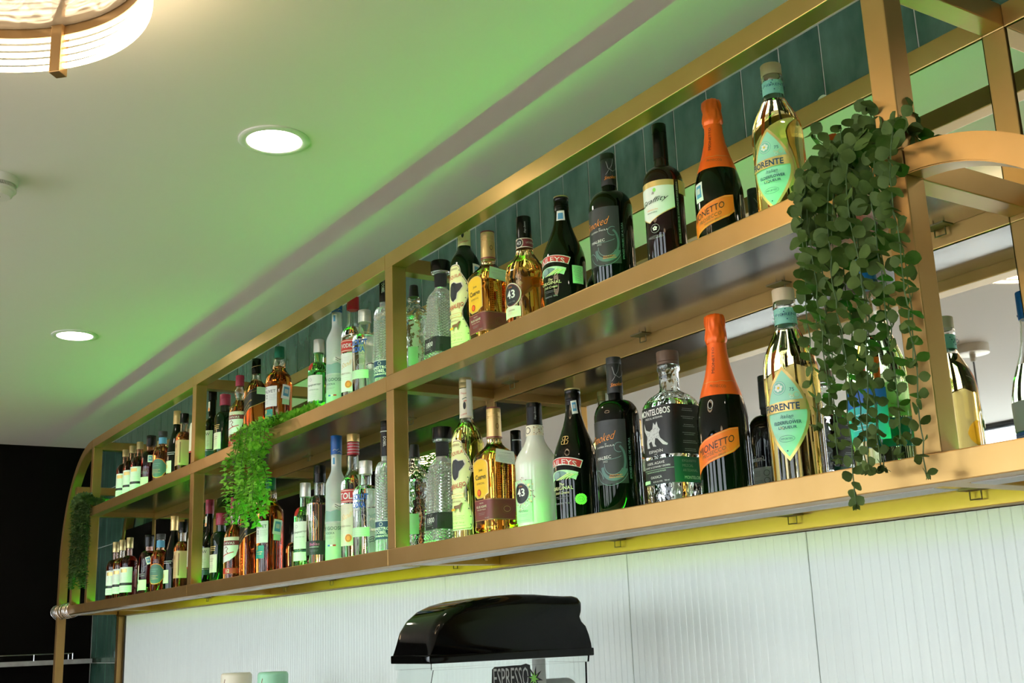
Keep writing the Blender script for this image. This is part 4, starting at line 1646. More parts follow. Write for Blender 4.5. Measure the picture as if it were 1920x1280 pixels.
# ---- middle bay ------------------------------------------------------------
def jameson(z, x, label, capm):
    t = bottle('whiskey_bottle', x, z, label, group=None)
    s = profile(.0375, .165, .215, .0150, .300, 2, 'slope')
    bottle_body(t, s, M_BLACKG, seg=36)
    cap(t, .285, .342, .0168, capm, 'cap', band=[(.325, .0006), (.318, .0006)])
    L = Skin(s)
    L.rect(-.038, .050, .072, .150, M_CRM)
    L.txt('W', .030, .135, .012, M_BLK)
    L.lines(.012, .105, .05, 4, M_BRN, dv=.006)
    L.rect(-.038, .062, .046, .064, M_DKG)
    L.rect(-.038, .062, .066, .068, M_LGREY)
    L.build('label', t)
    k = Skin([(.2, .0385 * .5, 2), (.26, .0157, 2), (.30, .0157, 2)])
    k.rect(-.02, .012, .235, .275, M_CRM)
    k.ell(.006, .242, .005, .008, M_ORP, 12)
    k.build('neck_label', t)
    return t


def glenred(z, x, label):
    t = bottle('short_whisky_bottle', x, z, label, y=.11, group='red capped green whisky bottles')
    s = profile(.037, .170, .200, .0175, .232, 3.0, 'round')
    bottle_body(t, s, M_DKGREEN, seg=40)
    cap(t, .224, .270, .0212, M_WINERED, 'cap', band=[(.250, .0008)])
    L = Skin(s)
    L.rect(-.035, .036, .045, .112, M_CRM)
    L.lines(.004, .095, .03, 2, M_BRN, dv=.008, th=.0016)
    L.lines(.004, .070, .04, 3, M_GREY, dv=.006)
    L.cut('label', t)
    L.lines(.010, .140, .036, 3, M_GOLDP, dv=.007, th=.003)
    L.rect(.088, .112, .040, .068, M_PGRN)
    L.build('label', t)
    return t


def chivas(z, x, label):
    t = bottle('blended_scotch_bottle', x, z, label, y=.105, group='twelve year old blended scotch bottles')
    s = [(0, .033, 2), (.004, .0365, 2), (.008, .037, 2), (.14, .037, 2), (.165, .0362, 2), (.185, .0315, 2), (.200, .0225, 2), (.212, .0160, 2), (.222, .0145, 2), (.232, .0190, 2), (.245, .0205, 2), (.256, .0180, 2), (.262, .0150, 2), (.285, .0150, 2)]
    bottle_body(t, s, M_AMBER, fill=.21, seg=36)
    cap(t, .268, .311, .0162, M_WINERED, 'cap', band=[(.290, .0006)])
    L = Skin(s)
    L.rect(-.04, .062, .150, .163, M_CRM)
    L.poly([(-.04, .148), (.062, .148), (.060, .120), (.052, .095), (.030, .078), (.0, .070), (-.04, .064)], M_WH)
    L.rect(-.04, .062, .133, .148, M_MAROON)
    L.txt('CHIVAS', .020, .1405, .0085, M_WH, w=.052)
    L.stroke([(.006, .122), (.014, .128), (.022, .120), (.014, .112), (.022, .104)], .003, M_MAROON)
    L.stroke([(-.004, .094), (.020, .102), (.044, .108)], .003, M_REDP)
    L.cut('label', t)
    L.rect(-.04, .062, .030, .050, M_REDP)
    L.txt('12', .022, .040, .012, M_WH)
    L.build('label', t)
    return t


def walker(z, x, label):
    t = bottle('square_scotch_bottle', x, z, label, group='square blended scotch bottles with slanted labels')
    n = 7
    s = [(0, .032, n), (.003, .0345, n), (.010, .0350, n), (.222, .0350, n), (.236, .0330, 5), (.250, .0265, 3.4), (.262, .0200, 2.4), (.272, .0165, 2), (.30, .0155, 2)]
    bottle_body(t, s, M_AMBER, fill=.262, seg=48)
    cap(t, .290, .350, .0172, M_BLKCAP, 'cap', r1=.0168, band=[(.322, .0006)])
    k = Skin([(.285, .0178, 2), (.35, .0174, 2)])
    k.stroke([(-.02, .318), (.0, .314), (.02, .318), (.04, .324)], .001, M_GOLDP)
    k.build('cap_print', t)
    L = Skin(s)
    L.poly([(-.034, .120), (.104, .186), (.104, .240), (.034, .222), (-.034, .190)], M_BLK)
    L.stroke([(-.034, .122), (.104, .188)], .0018, M_GOLDP)
    L.stroke([(-.034, .186), (.104, .2385)], .0008, M_GOLDP)
    L.txt('JOHNNIE WALKER', .006, .166, .0075, M_GOLDP, w=.062, skew=.48)
    L.txt('BLACK LABEL', .006, .152, .006, M_GOLDP, w=.05, skew=.48)
    L.cut('label', t)
    L.ring(.006, .045, .010, .012, .001, M_GOLDP, 14)
    L.build('label', t)
    k = Skin([(q[0], q[1] + .001, n) for q in s])
    k.rect(.056, .094, .206, .234, M_PGRN)
    k.lines(.075, .228, .03, 5, M_GREY)
    k.build('paper_sticker', t)
    return t


def glenlivet(z, x, label, upper):
    t = bottle('single_malt_bottle', x, z, label, group='twelve year old single malt bottles')
    s = [(0, .042, 2), (.004, .0452, 2), (.008, .0458, 2), (.205, .0458, 2), (.222, .0440, 2), (.238, .0380, 2), (.250, .0285, 2), (.258, .0230, 2), (.270, .0215, 2), (.285, .0225, 2), (.297, .0195, 2), (.305, .0165, 2)]
    bottle_body(t, s, M_AMBER, fill=.27, seg=40)
    cap(t, .300, .344, .0178, M_GRNCAP, 'cap', r1=.0172)
    L = Skin(s)
    L.rect(-.042, .048, .115, .190, M_WH)
    L.txt('THE', -.002, .184, .006, M_BLK, w=.014)
    L.txt('GLENLIVET', .005, .171, .011, M_BLK, w=.076)
    L.txt('12', .004, .152, .014, M_BLK, w=.014)
    L.lines(.030, .158, .03, 6, M_GREY, dv=.004)
    L.lines(.0, .136, .035, 3, M_GREY, dv=.005)
    L.cut('label', t)
    L.rect(-.042, .034, .062, .106, mat('teal_label', (.02, .32, .26), .45))
    L.lines(.012, .083, .03, 2, M_GOLDP, dv=.007, th=.0022)
    L.ell(.0, .098, .007, .008, M_GOLDP)
    L.build('label', t)
    k = Skin(s)
    k.seal(.082, .168, .034, .052, -.12)
    k.rect(.066, .094, .122, .142, M_PGRN, -.05)
    k.build('tax_seal', t)
    return t


def tanqueray(z, x, label):
    t = bottle('green_gin_bottle', x, z, label, group='green gin bottles')
    s = profile(.0355, .170, .208, .0160, .262, 2, 'round')
    s[3] = (.162, .0355, 2)
    bottle_body(t, s, M_GREENG, fill=None, seg=36)
    cap(t, .240, .287, .0182, M_SILCAP, 'cap', r1=.0176, band=[(.270, .0006), (.264, .0006), (.258, .0006)])
    L = Skin(s)
    L.rect(-.034, .052, .070, .158, M_WH)
    L.rect(-.034, .052, .062, .066, M_DKG)
    L.rect(-.034, .052, .032, .060, M_WH)
    L.txt('Tanqueray', .022, .124, .009, M_BLK, w=.052, shear=.4, skew=.1)
    L.txt('LONDON DRY GIN', .022, .108, .004, M_GREY, w=.034)
    L.lines(.02, .096, .03, 3, M_LGREY, dv=.006)
    L.ring(.012, .142, .005, .005, .0008, M_GREY, 14)
    L.cut('label', t)
    L.ell(.004, .192, .0135, .0165, M_REDP)
    L.ring(.004, .192, .0100, .0125, .0012, M_MAROON)
    L.build('label', t)
    return t


def pinkgin(z, x, label):
    t = bottle('pink_gin_bottle', x, z, label)
    s = profile(.0375, .205, .232, .0165, .285, 3.2, 'round')
    bottle_body(t, s, M_PINK, fill=.205, seg=40)
    cap(t, .272, .328, .0200, M_BLKCAP, 'cap', r1=.0195, band=[(.300, .0008)])
    L = Skin(s)
    L.rect(-.036, .110, .042, .086, M_CHAR)
    L.txt('Indias', .030, .0755, .010, M_PINKP, w=.036, shear=.15)
    L.lines(.028, .065, .034, 1, M_WH, th=.002)
    L.lines(.028, .056, .03, 2, M_GREY)
    L.ring(.022, .138, .020, .028, .0012, M_LGREY)
    L.ring(.022, .138, .016, .023, .0008, M_CRM)
    L.ell(.022, .138, .005, .012, M_LGREY, 12)
    L.build('label', t)
    return t


def goose(z, x, label):
    t = bottle('tall_frosted_vodka_bottle', x, z, label, y=.12, group='tall frosted vodka bottles')
    s = profile(.0335, .245, .300, .0160, .385, 2, 'slope')
    bottle_body(t, s, M_FROST, fill=None, seg=36)
    cap(t, .345, .405, .0176, M_BLUECAP, 'cap', r1=.0176, band=[(.393, .0007), (.388, .0007)])
    k = Skin([(.30, .0168, 2), (.3449, .0166, 2), (.345, .0182, 2), (.405, .0182, 2)])
    k.rect(.004, .020, .308, .338, M_WH)
    k.rect(.008, .016, .313, .334, M_SEALB)
    k.stroke([(.010, .356), (.016, .360), (.022, .356), (.028, .361)], .0015, M_LGREY)
    k.stroke([(.024, .350), (.030, .354), (.036, .350)], .0013, M_LGREY)
    k.build('neck_label', t)
    L = Skin(s)
    P = [(-.03, .150), (-.015, .160), (.0, .168), (.02, .164), (.04, .170), (.06, .160), (.06, .134), (-.03, .134)]
    L.poly(P, M_HILL)
    L.poly([(-.03, .134), (.06, .134), (.06, .128), (.03, .131), (.0, .126), (-.03, .130)], M_LGREY)
    for u, v in ((.014, .205), (.024, .212), (.036, .209), (.008, .196), (.03, .198)):
        L.stroke([(u - .005, v + .003), (u - .001, v), (u + .003, v + .004)], .001, M_WH)
    L.poly([(.024, .178), (.034, .190), (.050, .186), (.058, .176), (.046, .178), (.040, .172)], M_WH)
    L.stroke([(.034, .186), (.044, .180), (.054, .179)], .002, M_BLK)
    L.stroke([(.034, .180), (.042, .175)], .0016, M_BLK)
    L.txt('GREY GOOSE', .014, .113, .0105, M_NAVY, w=.080)
    L.txt('VODKA', .018, .098, .0065, M_NAVY, w=.030)
    L.lines(.016, .086, .03, 2, M_GREY)
    L.rect(.012, .020, .058, .063, M_BLUEP)
    L.rect(.020, .028, .058, .063, M_WH)
    L.rect(.028, .037, .058, .063, M_REDP)
    L.build('label', t)
    return t


def stoli(z, x, label, capm, cream):
    t = bottle('vodka_bottle', x, z, label, group=None)
    s = profile(.0365, .235, .285, .0165, .365, 2, 'slope')
    bottle_body(t, s, M_CLEAR, fill=.262, seg=36)
    if capm is M_REDCAP:
        cap(t, .322, .366, .0192, capm, 'cap')
    else:
        cap(t, .366, .390, .0190, capm, 'cap', ridges=24)
        k = Skin([(.322, .0176, 2), (.366, .0176, 2)])
        k.rect(-.05, .052, .325, .364, M_REDCAP)
        for i in range(4):
            k.lines(.02, .358 - i * .009, .05, 1, M_LGREY, th=.0024, seed=i, jit=.1)
        k.build('neck_label', t)
    L = Skin(s)
    L.rect(-.040, .052, .178, .218, M_REDP)
    L.rect(-.040, .052, .181, .183, M_CRM)
    L.rect(-.040, .052, .213, .215, M_CRM)
    if capm is M_REDCAP:
        L.txt('STOLI VODKA', .004, .198, .014, M_WH, w=.084, bold=.02)
    else:
        L.txt('STOLI', .012, .198, .020, M_WH, w=.062, bold=.02)
    L.cut('label', t)
    L.rect(-.036, .046, .050, .174, cream)
    L.txt('Stoli', .018, .138, .016, M_GOLDP, w=.042, shear=.5, skew=.3)
    L.txt('PREMIUM VODKA', .014, .108, .0045, M_BRN, w=.038)
    L.lines(.01, .160, .04, 3, M_LGREY, dv=.005)
    L.lines(.01, .094, .04, 2, M_LGREY, dv=.006)
    L.ell(.026, .072, .011, .012, M_ORP)
    L.ring(.026, .072, .008, .009, .001, M_MAROON)
    L.build('label', t)
    return t


def absolut(z, x, label):
    t = bottle('short_neck_vodka_bottle', x, z, label, y=.105, group='short necked vodka bottles with blue lettering')
    s = profile(.0370, .190, .218, .0175, .252, 2, 'round')
    bottle_body(t, s, M_CLEAR, fill=.205, seg=40)
    cap(t, .250, .290, .0200, M_SILCAP, 'cap', r1=.0196, band=[(.270, .0007)])
    L = Skin(s)
    L.txt('ABSOLUT', .014, .181, .018, M_BLUEP, w=.070, bold=.03)
    L.txt('VODKA', .014, .158, .018, M_BLUEP, w=.054, bold=.03)
    L.txt('Country of Sweden', .014, .142, .0065, M_GREY, w=.052, shear=.3)
    L.rect(-.03, .052, .066, .093, M_PGRN)
    L.lines(.012, .086, .06, 4, M_WH, dv=.0055)
    L.ring(.030, .118, .014, .012, .001, M_GREY)
    L.build('label', t)
    return t


def dobel(z, x, label):
    t = bottle('scaled_tequila_bottle', x, z, label, group='clear scaled tequila bottles with tall black caps')
    s = profile(.0335, .238, .275, .0150, .335, 2, 'round')
    cut_body(t, s, M_CUT, .232, .104, 18, 8.0, .0032)
    cap(t, .288, .392, .0172, M_BLKCAP, 'cap', r1=.0165, band=[(.375, .0006)])
    k = Skin([(.288, .0178, 2), (.392, .0171, 2)])
    k.rect(-.05, .05, .359, .362, M_LGREY)
    k.txt('DOBEL', .014, .33, .008, M_WH, w=.03, rot=-PI / 2)
    k.build('cap_print', t)
    L = Skin(s)
    L.rect(-.036, .085, .050, .100, M_NAVY)
    L.rect(-.036, .085, .100, .1025, M_LGREY)
    L.ring(.018, .092, .0055, .0055, .001, M_WH, 14)
    L.txt('MAESTRO', .016, .0795, .009, M_WH, w=.054, bold=.02)
    L.txt('DOBEL', .016, .069, .009, M_WH, w=.038, bold=.02)
    L.txt('DIAMANTE', .016, .059, .006, M_WH, w=.044, bold=.02)
    L.build('label', t)
    return t


# ---- far left bay ------------------------------------------------------------
def pale_rum(z, x, label, capm=None, y=YB, body=None, r=.039, h=.29):
    t = bottle('pale_label_spirit_bottle', x, z, label, y=y, rz=.65, group='pale labelled dark spirit bottles')
    s = profile(r, .165, .205, .0135, .262, 2, 'round')
    bottle_body(t, s, body or M_DARKAMB, fill=.205, seg=32)
    cap(t, .240, h, .0158, capm or M_OLDGOLD, 'cap', band=[(h - .012, .0006), (h - .03, .0006)])
    L = Skin(s)
    L.rect(-.036, .042, .078, .150, M_WH)
    L.rect(-.018, .016, .126, .142, M_GOLDP)
    L.lines(.004, .10, .04, 2, M_LGREY, dv=.007)
    L.cut('label', t)
    L.rect(-.036, .042, .068, .076, M_BLK)
    L.rect(-.036, .042, .034, .066, M_WH)
    L.lines(.004, .055, .04, 2, M_GREY, dv=.008, th=.0015)
    L.build('label', t)
    return t


def black_cap_rum(z, x, label, sticker_y):
    t = bottle('broad_rum_bottle', x, z, label, group='broad dark rum bottles with black caps')
    s = profile(.041, .165, .205, .0180, .235, 2, 'round')
    bottle_body(t, s, M_DARKAMB, fill=.20, seg=32)
    cap(t, .225, .276, .0215, M_BLKCAP, 'cap', band=[(.262, .0012)])
    L = Skin(s)
    L.rect(-.03, .046, .030, .075, M_CRM)
    L.seal(.052, .160, .022, .034, .3 if z == LOW else 0)
    L.lines(.02, .10, .04, 2, M_LGREY, dv=.008, th=.0015)
    L.build('label', t)
    return t


def oval_whisky(z, x, label):
    t = bottle('oval_label_whisky_bottle', x, z, label, group='whisky bottles with oval teal labels')
    s = profile(.040, .150, .195, .0160, .240, 2, 'round')
    bottle_body(t, s, M_AMBER, fill=.205, seg=32)
    cap(t, .240, .265, .0205, M_GREYCAP, 'cap', band=[(.250, .0008)])
    k = Skin([(.20, .0175, 2), (.24, .0166, 2)])
    k.rect(-.03, .05, .206, .236, M_SEALB)
    k.build('neck_label', t)
    L = Skin(s)
    P = [(.030 + .048 * math.cos(a), .090 + .045 * math.sin(a) * (1 if abs(math.cos(a)) < .7 else .8)) for a in [2 * PI * i / 24 for i in range(24)]]
    L.poly(P, M_ORP)
    L.poly([(.030 + (p[0] - .030) * .93, .09 + (p[1] - .09) * .93) for p in P], M_TEALT)
    L.lines(.02, .108, .05, 2, M_TEALT2, dv=.009, th=.004)
    L.lines(.02, .082, .05, 3, M_GOLDP, dv=.007, th=.0015)
    L.build('label', t)
    return t


def slope_black(z, x, label, capm=None):
    t = bottle('sloping_black_liqueur_bottle', x, z, label, group='sloping black liqueur bottles with gold caps')
    s = [(0, .034, 2), (.004, .0375, 2), (.09, .0385, 2), (.14, .0375, 2), (.18, .0310, 2), (.21, .0235, 2), (.235, .0175, 2), (.255, .0150, 2), (.30, .0145, 2)]
    bottle_body(t, s, M_BLACKG, seg=32)
    cap(t, .262, .324, .0162, M_GOLDCAP, 'cap', band=[(.300, .0006)])
    L = Skin(s)
    L.rect(-.02, .03, .04, .095, M_CRM)
    L.ell(.0, .07, .008, .010, M_GOLDP, 14)
    L.cut('label', t)
    L.lines(.020, .130, .045, 2, M_LGREY, dv=.008, th=.003)
    L.build('label', t)
    return t


def orange_label(z, x, label, y=.10):
    t = bottle('amber_bourbon_bottle', x, z, label, y=y, group='amber bourbon bottles with cream labels')
    s = profile(.030, .170, .200, .0150, .245, 4, 'round')
    bottle_body(t, s, M_AMBER, fill=.20, seg=36)
    cap(t, .236, .280, .0185, M_BLKCAP, 'cap')
    L = Skin(s)
    L.rect(-.026, .074, .050, .160, mat('tan_label', (.62, .42, .20), .5))
    L.rect(.028, .032, .06, .150, M_BRN)
    L.ell(.0, .135, .005, .010, M_BRN, 12)
    L.lines(.0, .088, .036, 4, M_BRN, dv=.007)
    L.build('label', t)
    return t


def red_wine_tall(z, x, label):
    t = bottle('red_capped_bitter_bottle', x, z, label, y=.096, group='red bottles with tall cream labels')
    s = profile(.026, .180, .215, .0130, .265, 3, 'round')
    bottle_body(t, s, M_DARKAMB, seg=28)
    cap(t, .232, .278, .0150, M_REDCAP, 'cap')
    L = Skin(s)
    L.rect(-.022, .060, .085, .205, M_CRM)
    L.rect(-.022, .060, .078, .084, M_REDP)
    L.build('label', t)
    return t

# ---------------------------------------------------------------- bottles on the shelves
fiorente(LOW, .155, 'pale gold elderflower liqueur with mint pointed label, lower shelf beside the eucalyptus')
fiorente(UPP, .140, 'pale gold elderflower liqueur with mint pointed label, upper shelf beside the eucalyptus', y=.163)
mionetto(LOW, -.025, 'orange foiled prosecco with slanted orange label on the lower shelf', False)
mionetto(UPP, -.028, 'orange foiled prosecco with slanted orange label on the upper shelf', True, y=.163)
montelobos(LOW, -.168, 'clear square mezcal bottle with black wolf label and dark wooden stopper, lower shelf')
graffity(UPP, -.143, 'dark red vermouth with white script label and black cap, upper shelf')
smoked(LOW, -.342, 'black malbec wine bottle with orange script label on the lower shelf')
smoked(UPP, -.320, 'black malbec wine bottle with orange script label on the upper shelf')
baileys(LOW, -.495, 'black Irish cream bottle with green round sticker, red banner label, lower shelf', False)
baileys(UPP, -.501, 'black Irish cream bottle with pale green rectangular sticker, upper shelf', True)
licor43(LOW, -.650, 'cream painted liqueur bottle with black number 43 medallion, lower shelf', False)
licor43(UPP, -.660, 'fluted golden liqueur bottle with black number 43 medallion, upper shelf', True)
cuervo(LOW, -.827, 'gold tequila with yellow arched label and maroon band, lower shelf', False)
cuervo(UPP, -.827, 'gold tequila with yellow arched label and maroon band, upper shelf', True)
corralejo(LOW, -.957, 'tall slim olive gold tequila with guitar shaped label, lower shelf', False)
corralejo(UPP, -.943, 'tall tequila with guitar shaped label, glass coloured dark for its dark backdrop, poking above the top rail', True)
t1800(LOW, -1.085, 'clear diamond-cut tequila bottle with wide black cap, lower shelf')
t1800(UPP, -1.073, 'clear diamond-cut tequila bottle with wide black cap, upper shelf')
roundclear(LOW, -1.268, 'clear round decanter half hidden behind the middle post, lower shelf')
roundclear(UPP, -1.256, 'clear round decanter half hidden behind the middle post, upper shelf')
bluegin(LOW, .338, 'blue capped bottle with turquoise label behind the hanging eucalyptus')

dobel(LOW, -1.408, 'clear scaled tequila with navy label just left of the middle post, lower shelf')
dobel(UPP, -1.408, 'clear scaled tequila with navy label just left of the middle post, upper shelf')
absolut(LOW, -1.515, 'clear short necked vodka with blue lettering and silver cap, lower shelf')
absolut(UPP, -1.515, 'clear short necked vodka with blue lettering and silver cap, upper shelf')
stoli(LOW, -1.630, 'clear vodka with red banner and gold cap, lower shelf', M_GOLDCAP, M_CRM)
stoli(UPP, -1.628, 'clear vodka with red banner and red cap, upper shelf', M_REDCAP, M_WH)
goose(LOW, -1.752, 'tall frosted vodka bottle with blue cap, lower shelf')
goose(UPP, -1.748, 'tall frosted vodka bottle with blue cap, upper shelf')
pinkgin(LOW, -1.880, 'pink gin bottle with black cap and black label, lower shelf')
tanqueray(LOW, -1.995, 'green gin bottle with silver cap and red seal, lower shelf')
tanqueray(UPP, -1.888, 'green gin bottle with silver cap and red seal, upper shelf')
glenlivet(LOW, -2.300, 'single malt with white and teal labels behind the green ivy, lower shelf', False)
glenlivet(UPP, -2.235, 'single malt with green cap and white label above the green ivy, upper shelf', True)
walker(LOW, -2.478, 'square amber scotch with slanted black label behind the ivy, lower shelf')
walker(UPP, -2.460, 'square amber scotch with slanted black label and black cap, upper shelf')
chivas(LOW, -2.615, 'amber scotch with white and maroon label numbered 12, lower shelf')
chivas(UPP, -2.590, 'amber scotch with white and maroon label and dark red cap, upper shelf')
glenred(LOW, -2.775, 'short dark green whisky bottle with wine red cap, lower shelf')
glenred(UPP, -2.765, 'short dark green whisky bottle with wine red cap, upper shelf')
jameson(LOW, -2.945, 'black whiskey bottle with red cap, first in the middle bay, lower shelf', M_WINERED)
jameson(UPP, -2.945, 'black whiskey bottle with black cap, first in the middle bay, upper shelf', M_BLKCAP)

names = ['first', 'second', 'third', 'fourth']
for i, x_ in enumerate((-4.300, -4.180, -4.050, -3.925)):
    pale_rum(LOW, x_, 'dark spirit with pale label and gold cap, %s from the left end, lower shelf' % names[i], body=M_DARKAMB if i != 1 else M_AMBER, y=.11 if i != 3 else .16)
for i, x_ in enumerate((-4.235, -4.110, -3.985)):
    pale_rum(UPP, x_, 'dark spirit with pale label and gold cap, %s from the left end, upper shelf' % names[i], h=.276)
pale_rum(UPP, -3.930, 'dark spirit with pale label and gold cap behind the row, upper shelf', y=.20, h=.276)
black_cap_rum(LOW, -3.765, 'broad dark rum with tilted tax seal, lower shelf', 0)
black_cap_rum(UPP, -3.800, 'broad dark rum with upright tax seal, upper shelf', 0)
oval_whisky(LOW, -3.590, 'whisky with oval teal label and blue collar, lower shelf')
oval_whisky(UPP, -3.615, 'whisky with oval teal label and blue collar, upper shelf')
slope_black(LOW, -3.400, 'black sloping liqueur bottle with gold cap, lower shelf')
slope_black(UPP, -3.412, 'black sloping liqueur bottle with gold cap, upper shelf')
orange_label(LOW, -3.215, 'amber bourbon with tan label in the far left bay, lower shelf')
orange_label(UPP, -3.245, 'amber bourbon with tan label in the far left bay, upper shelf')
red_wine_tall(LOW, -3.045, 'dark red bottle with tall cream label left of the post, lower shelf')
red_wine_tall(UPP, -3.065, 'dark red bottle with tall cream label left of the post, upper shelf')

# ---------------------------------------------------------------- hanging plants
M_EUC = mat('eucalyptus_leaf', (.045, .115, .030), .62, spec=.25)
noise_colour(M_EUC, 26, (.036, .070, .010), (.082, .128, .026), .35, .65)
M_EUC2 = mat('eucalyptus_leaf_underside', (.10, .16, .09), .6)
M_STEM = mat('plant_stem', (.06, .11, .03), .6)
M_IVY = mat('bright_green_leaf', (.14, .46, .03), .5)
noise_colour(M_IVY, 60, (.12, .42, .02), (.34, .68, .07), .35, .65)
M_IVYD = mat('dark_green_leaf', (.035, .085, .012), .55)  # dark leaf colour of the garland at the left end
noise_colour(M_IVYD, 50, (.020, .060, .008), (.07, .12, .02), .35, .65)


def leaf(bm, base, d, n, ln, wd, rnd, shape='round', mi=0):
    """one cupped leaf growing from base along d with blade normal n"""
    d = d.normalized()
    s = d.cross(n).normalized()
    n = s.cross(d).normalized()
    if shape == 'round':
        prof_ = [(0, .10), (.16, .60), (.38, .95), (.62, .98), (.84, .66), (1.0, .06)]
    else:
        prof_ = [(0, .08), (.3, .8), (.6, .9), (1.0, .05)]
    cup = rnd.uniform(.08, .28)
    L_, C_, R_ = [], [], []
    for t, w in prof_:
        c = base + d * (ln * t) + n * (ln * cup * (t - .5) ** 2 * -1.2)
        L_.append(bm.verts.new(c + s * (wd / 2 * w) + n * (wd * cup * w * .35)))
        C_.append(bm.verts.new(c))
        R_.append(bm.verts.new(c - s * (wd / 2 * w) + n * (wd * cup * w * .35)))
    for k in range(len(prof_) - 1):
        bm.faces.new((L_[k], L_[k + 1], C_[k + 1], C_[k])).material_index = mi
        bm.faces.new((C_[k], C_[k + 1], R_[k + 1], R_[k])).material_index = mi


def strand(parent, pts, step, ln, wd, rnd, m, shape='round', taper=.55, stem_r=.0010, per=2):
    pts = [Vector(p) for p in pts]
    dense = []
    for a, b in zip(pts, pts[1:]):
        k = max(1, int((b - a).length / step))
        for i in range(k):
            dense.append(a + (b - a) * (i / k))
    dense.append(pts[-1])
    # soften corners
    for _ in range(2):
        dense = [dense[0]] + [(dense[i - 1] + dense[i] * 2 + dense[i + 1]) / 4 for i in range(1, len(dense) - 1)] + [dense[-1]]
    dense = [p + Vector((rnd.uniform(-1, 1), rnd.uniform(-1, 1), 0)) * step * .12 for p in dense]
    bm = bmesh.new()
    tube(bm, dense, stem_r, 5)
    st = finish('stem', bm, M_STEM, parent, smooth=True)
    bm = bmesh.new()
    N = len(dense)
    a0 = rnd.uniform(0, PI)
    for i, p in enumerate(dense):
        k = 1 - (1 - taper) * (i / max(1, N - 1)) ** 2.2
        ax = (dense[min(N - 1, i + 1)] - dense[max(0, i - 1)]).normalized()
        for j in range(per):
            a = a0 + (i % 2) * PI / 2 + j * 2 * PI / per + rnd.uniform(-.45, .45)
            o1 = ax.orthogonal().normalized()
            o2 = ax.cross(o1)
            out = o1 * math.cos(a) + o2 * math.sin(a)
            d = out + Vector((0, 0, rnd.uniform(-.45, .35))) + ax * rnd.uniform(-.1, .5)
            if shape == 'round':
                sd_ = 1 if (j + i) % 2 else -1
                d = Vector((sd_ * rnd.uniform(.4, 1), rnd.uniform(-.8, .5), rnd.uniform(-.5, .6)))
                n = Vector((rnd.uniform(-.4, .8), -1, rnd.uniform(-2.2, .6)))
                leaf(bm, p + d.normalized() * stem_r, d, n, ln * k * rnd.uniform(.8, 1.15), wd * k * rnd.uniform(.8, 1.15), rnd, shape)
                continue
            n = (ax * -1 + out * rnd.uniform(-.3, .9) + Vector((0, -rnd.uniform(0, .9), 0)))
            leaf(bm, p + out * stem_r, d, n, ln * k * rnd.uniform(.8, 1.15), wd * k * rnd.uniform(.8, 1.15), rnd, shape)
    # tip buds
    tip = dense[-1]
    for j in range(5):
        a = rnd.uniform(0, 2 * PI)
        d = Vector((math.cos(a) * .6, math.sin(a) * .6, -1))
        leaf(bm, tip, d, Vector((math.sin(a), -math.cos(a), .3)), ln * .42, wd * .25, rnd, 'point')
    bmesh.ops.remove_doubles(bm, verts=bm.verts, dist=1e-7)
    finish('leaves', bm, m, st, smooth=True, angle=180)


rnd = random.Random(21)
eu = empty('eucalyptus_garland', (.46, .06, ZM), label='dark green eucalyptus trailing over the shelf edge in front of the right post', cat='hanging plant')
EO = Vector((.46, .06, ZM))
spec = [(.372, -.030, .085), (.395, -.055, .050), (.415, -.035, .030), (.432, -.060, -.020), (.452, -.030, .030), (.470, -.055, .030), (.492, -.035, .045), (.515, -.060, .060), (.535, -.045, .010), (.400, -.075, .12), (.445, -.080, .10), (.482, -.080, .030), (.362, -.048, .24), (.548, -.072, .16), (.388, -.078, .10)]
for X_, y_, zb_ in spec:
    sx = rnd.uniform(-.03, .03)
    top = Vector((X_ * .75 + .115 + sx * .4, .075 + rnd.uniform(-.02, .03), ZM + .018 + rnd.uniform(0, .012)))
    pts = [top, Vector((X_ * .9 + .045, .020, ZM + rnd.uniform(.022, .045))), Vector((X_, y_ * .6, ZM + rnd.uniform(.0, .03))), Vector((X_ + rnd.uniform(-.006, .006), y_, ZM - .07)), Vector((X_ + rnd.uniform(-.012, .012), y_ * .95, (ZM + zb_) / 2)), Vector((X_ + rnd.uniform(-.012, .012), y_, zb_))]
    strand(eu, [p - EO for p in pts], .0215, .0245, .0265, rnd, M_EUC)
for k in range(12):
    a = rnd.uniform(0, 2 * PI)
    b = Vector((.45 + rnd.uniform(-.06, .05), .035 + rnd.uniform(-.03, .03), ZM + .008))
    e = b + Vector((math.cos(a) * .05, -abs(math.sin(a)) * .04, rnd.uniform(.04, .075)))
    strand(eu, [b - EO, (b + e) / 2 - EO + Vector((0, 0, .012)), e - EO], .016, .024, .026, rnd, M_EUC, taper=.8)

rnd = random.Random(5)
iv = empty('green_ivy_garland', (-2.0, .03, ZM), label='bright green leafy garland lying on the upper shelf and draped over the middle bay', cat='hanging plant')
IO = Vector((-2.0, .03, ZM))
for k in range(15):
    X_ = -2.20 + k * .0195
    y_ = -.018 - .022 * (k % 3)
    zb_ = [.26, .24, .21, .20, .23, .21, .19, .24, .20, .22, .26, .24, .23, .25, .30][k]
    pts = [Vector((X_ + .05, .05, ZM + .012)), Vector((X_ + .01, .012, ZM + .030)), Vector((X_, y_, ZM + .008)), Vector((X_ - .01 + rnd.uniform(-.03, .03), y_ - rnd.uniform(0, .02), ZM - .07)), Vector((X_ - .02 + rnd.uniform(-.04, .04), y_ * 1.1 - rnd.uniform(0, .02), (ZM * 2 + zb_) / 3)), Vector((X_ - .02 + rnd.uniform(-.05, .05), y_ * 1.1, (ZM + zb_ * 2) / 3)), Vector((X_ - .02 + rnd.uniform(-.05, .05), y_, zb_))]
    strand(iv, [p - IO for p in pts], .0105, .0185, .0135, rnd, M_IVY, 'point', taper=1.0, per=4)
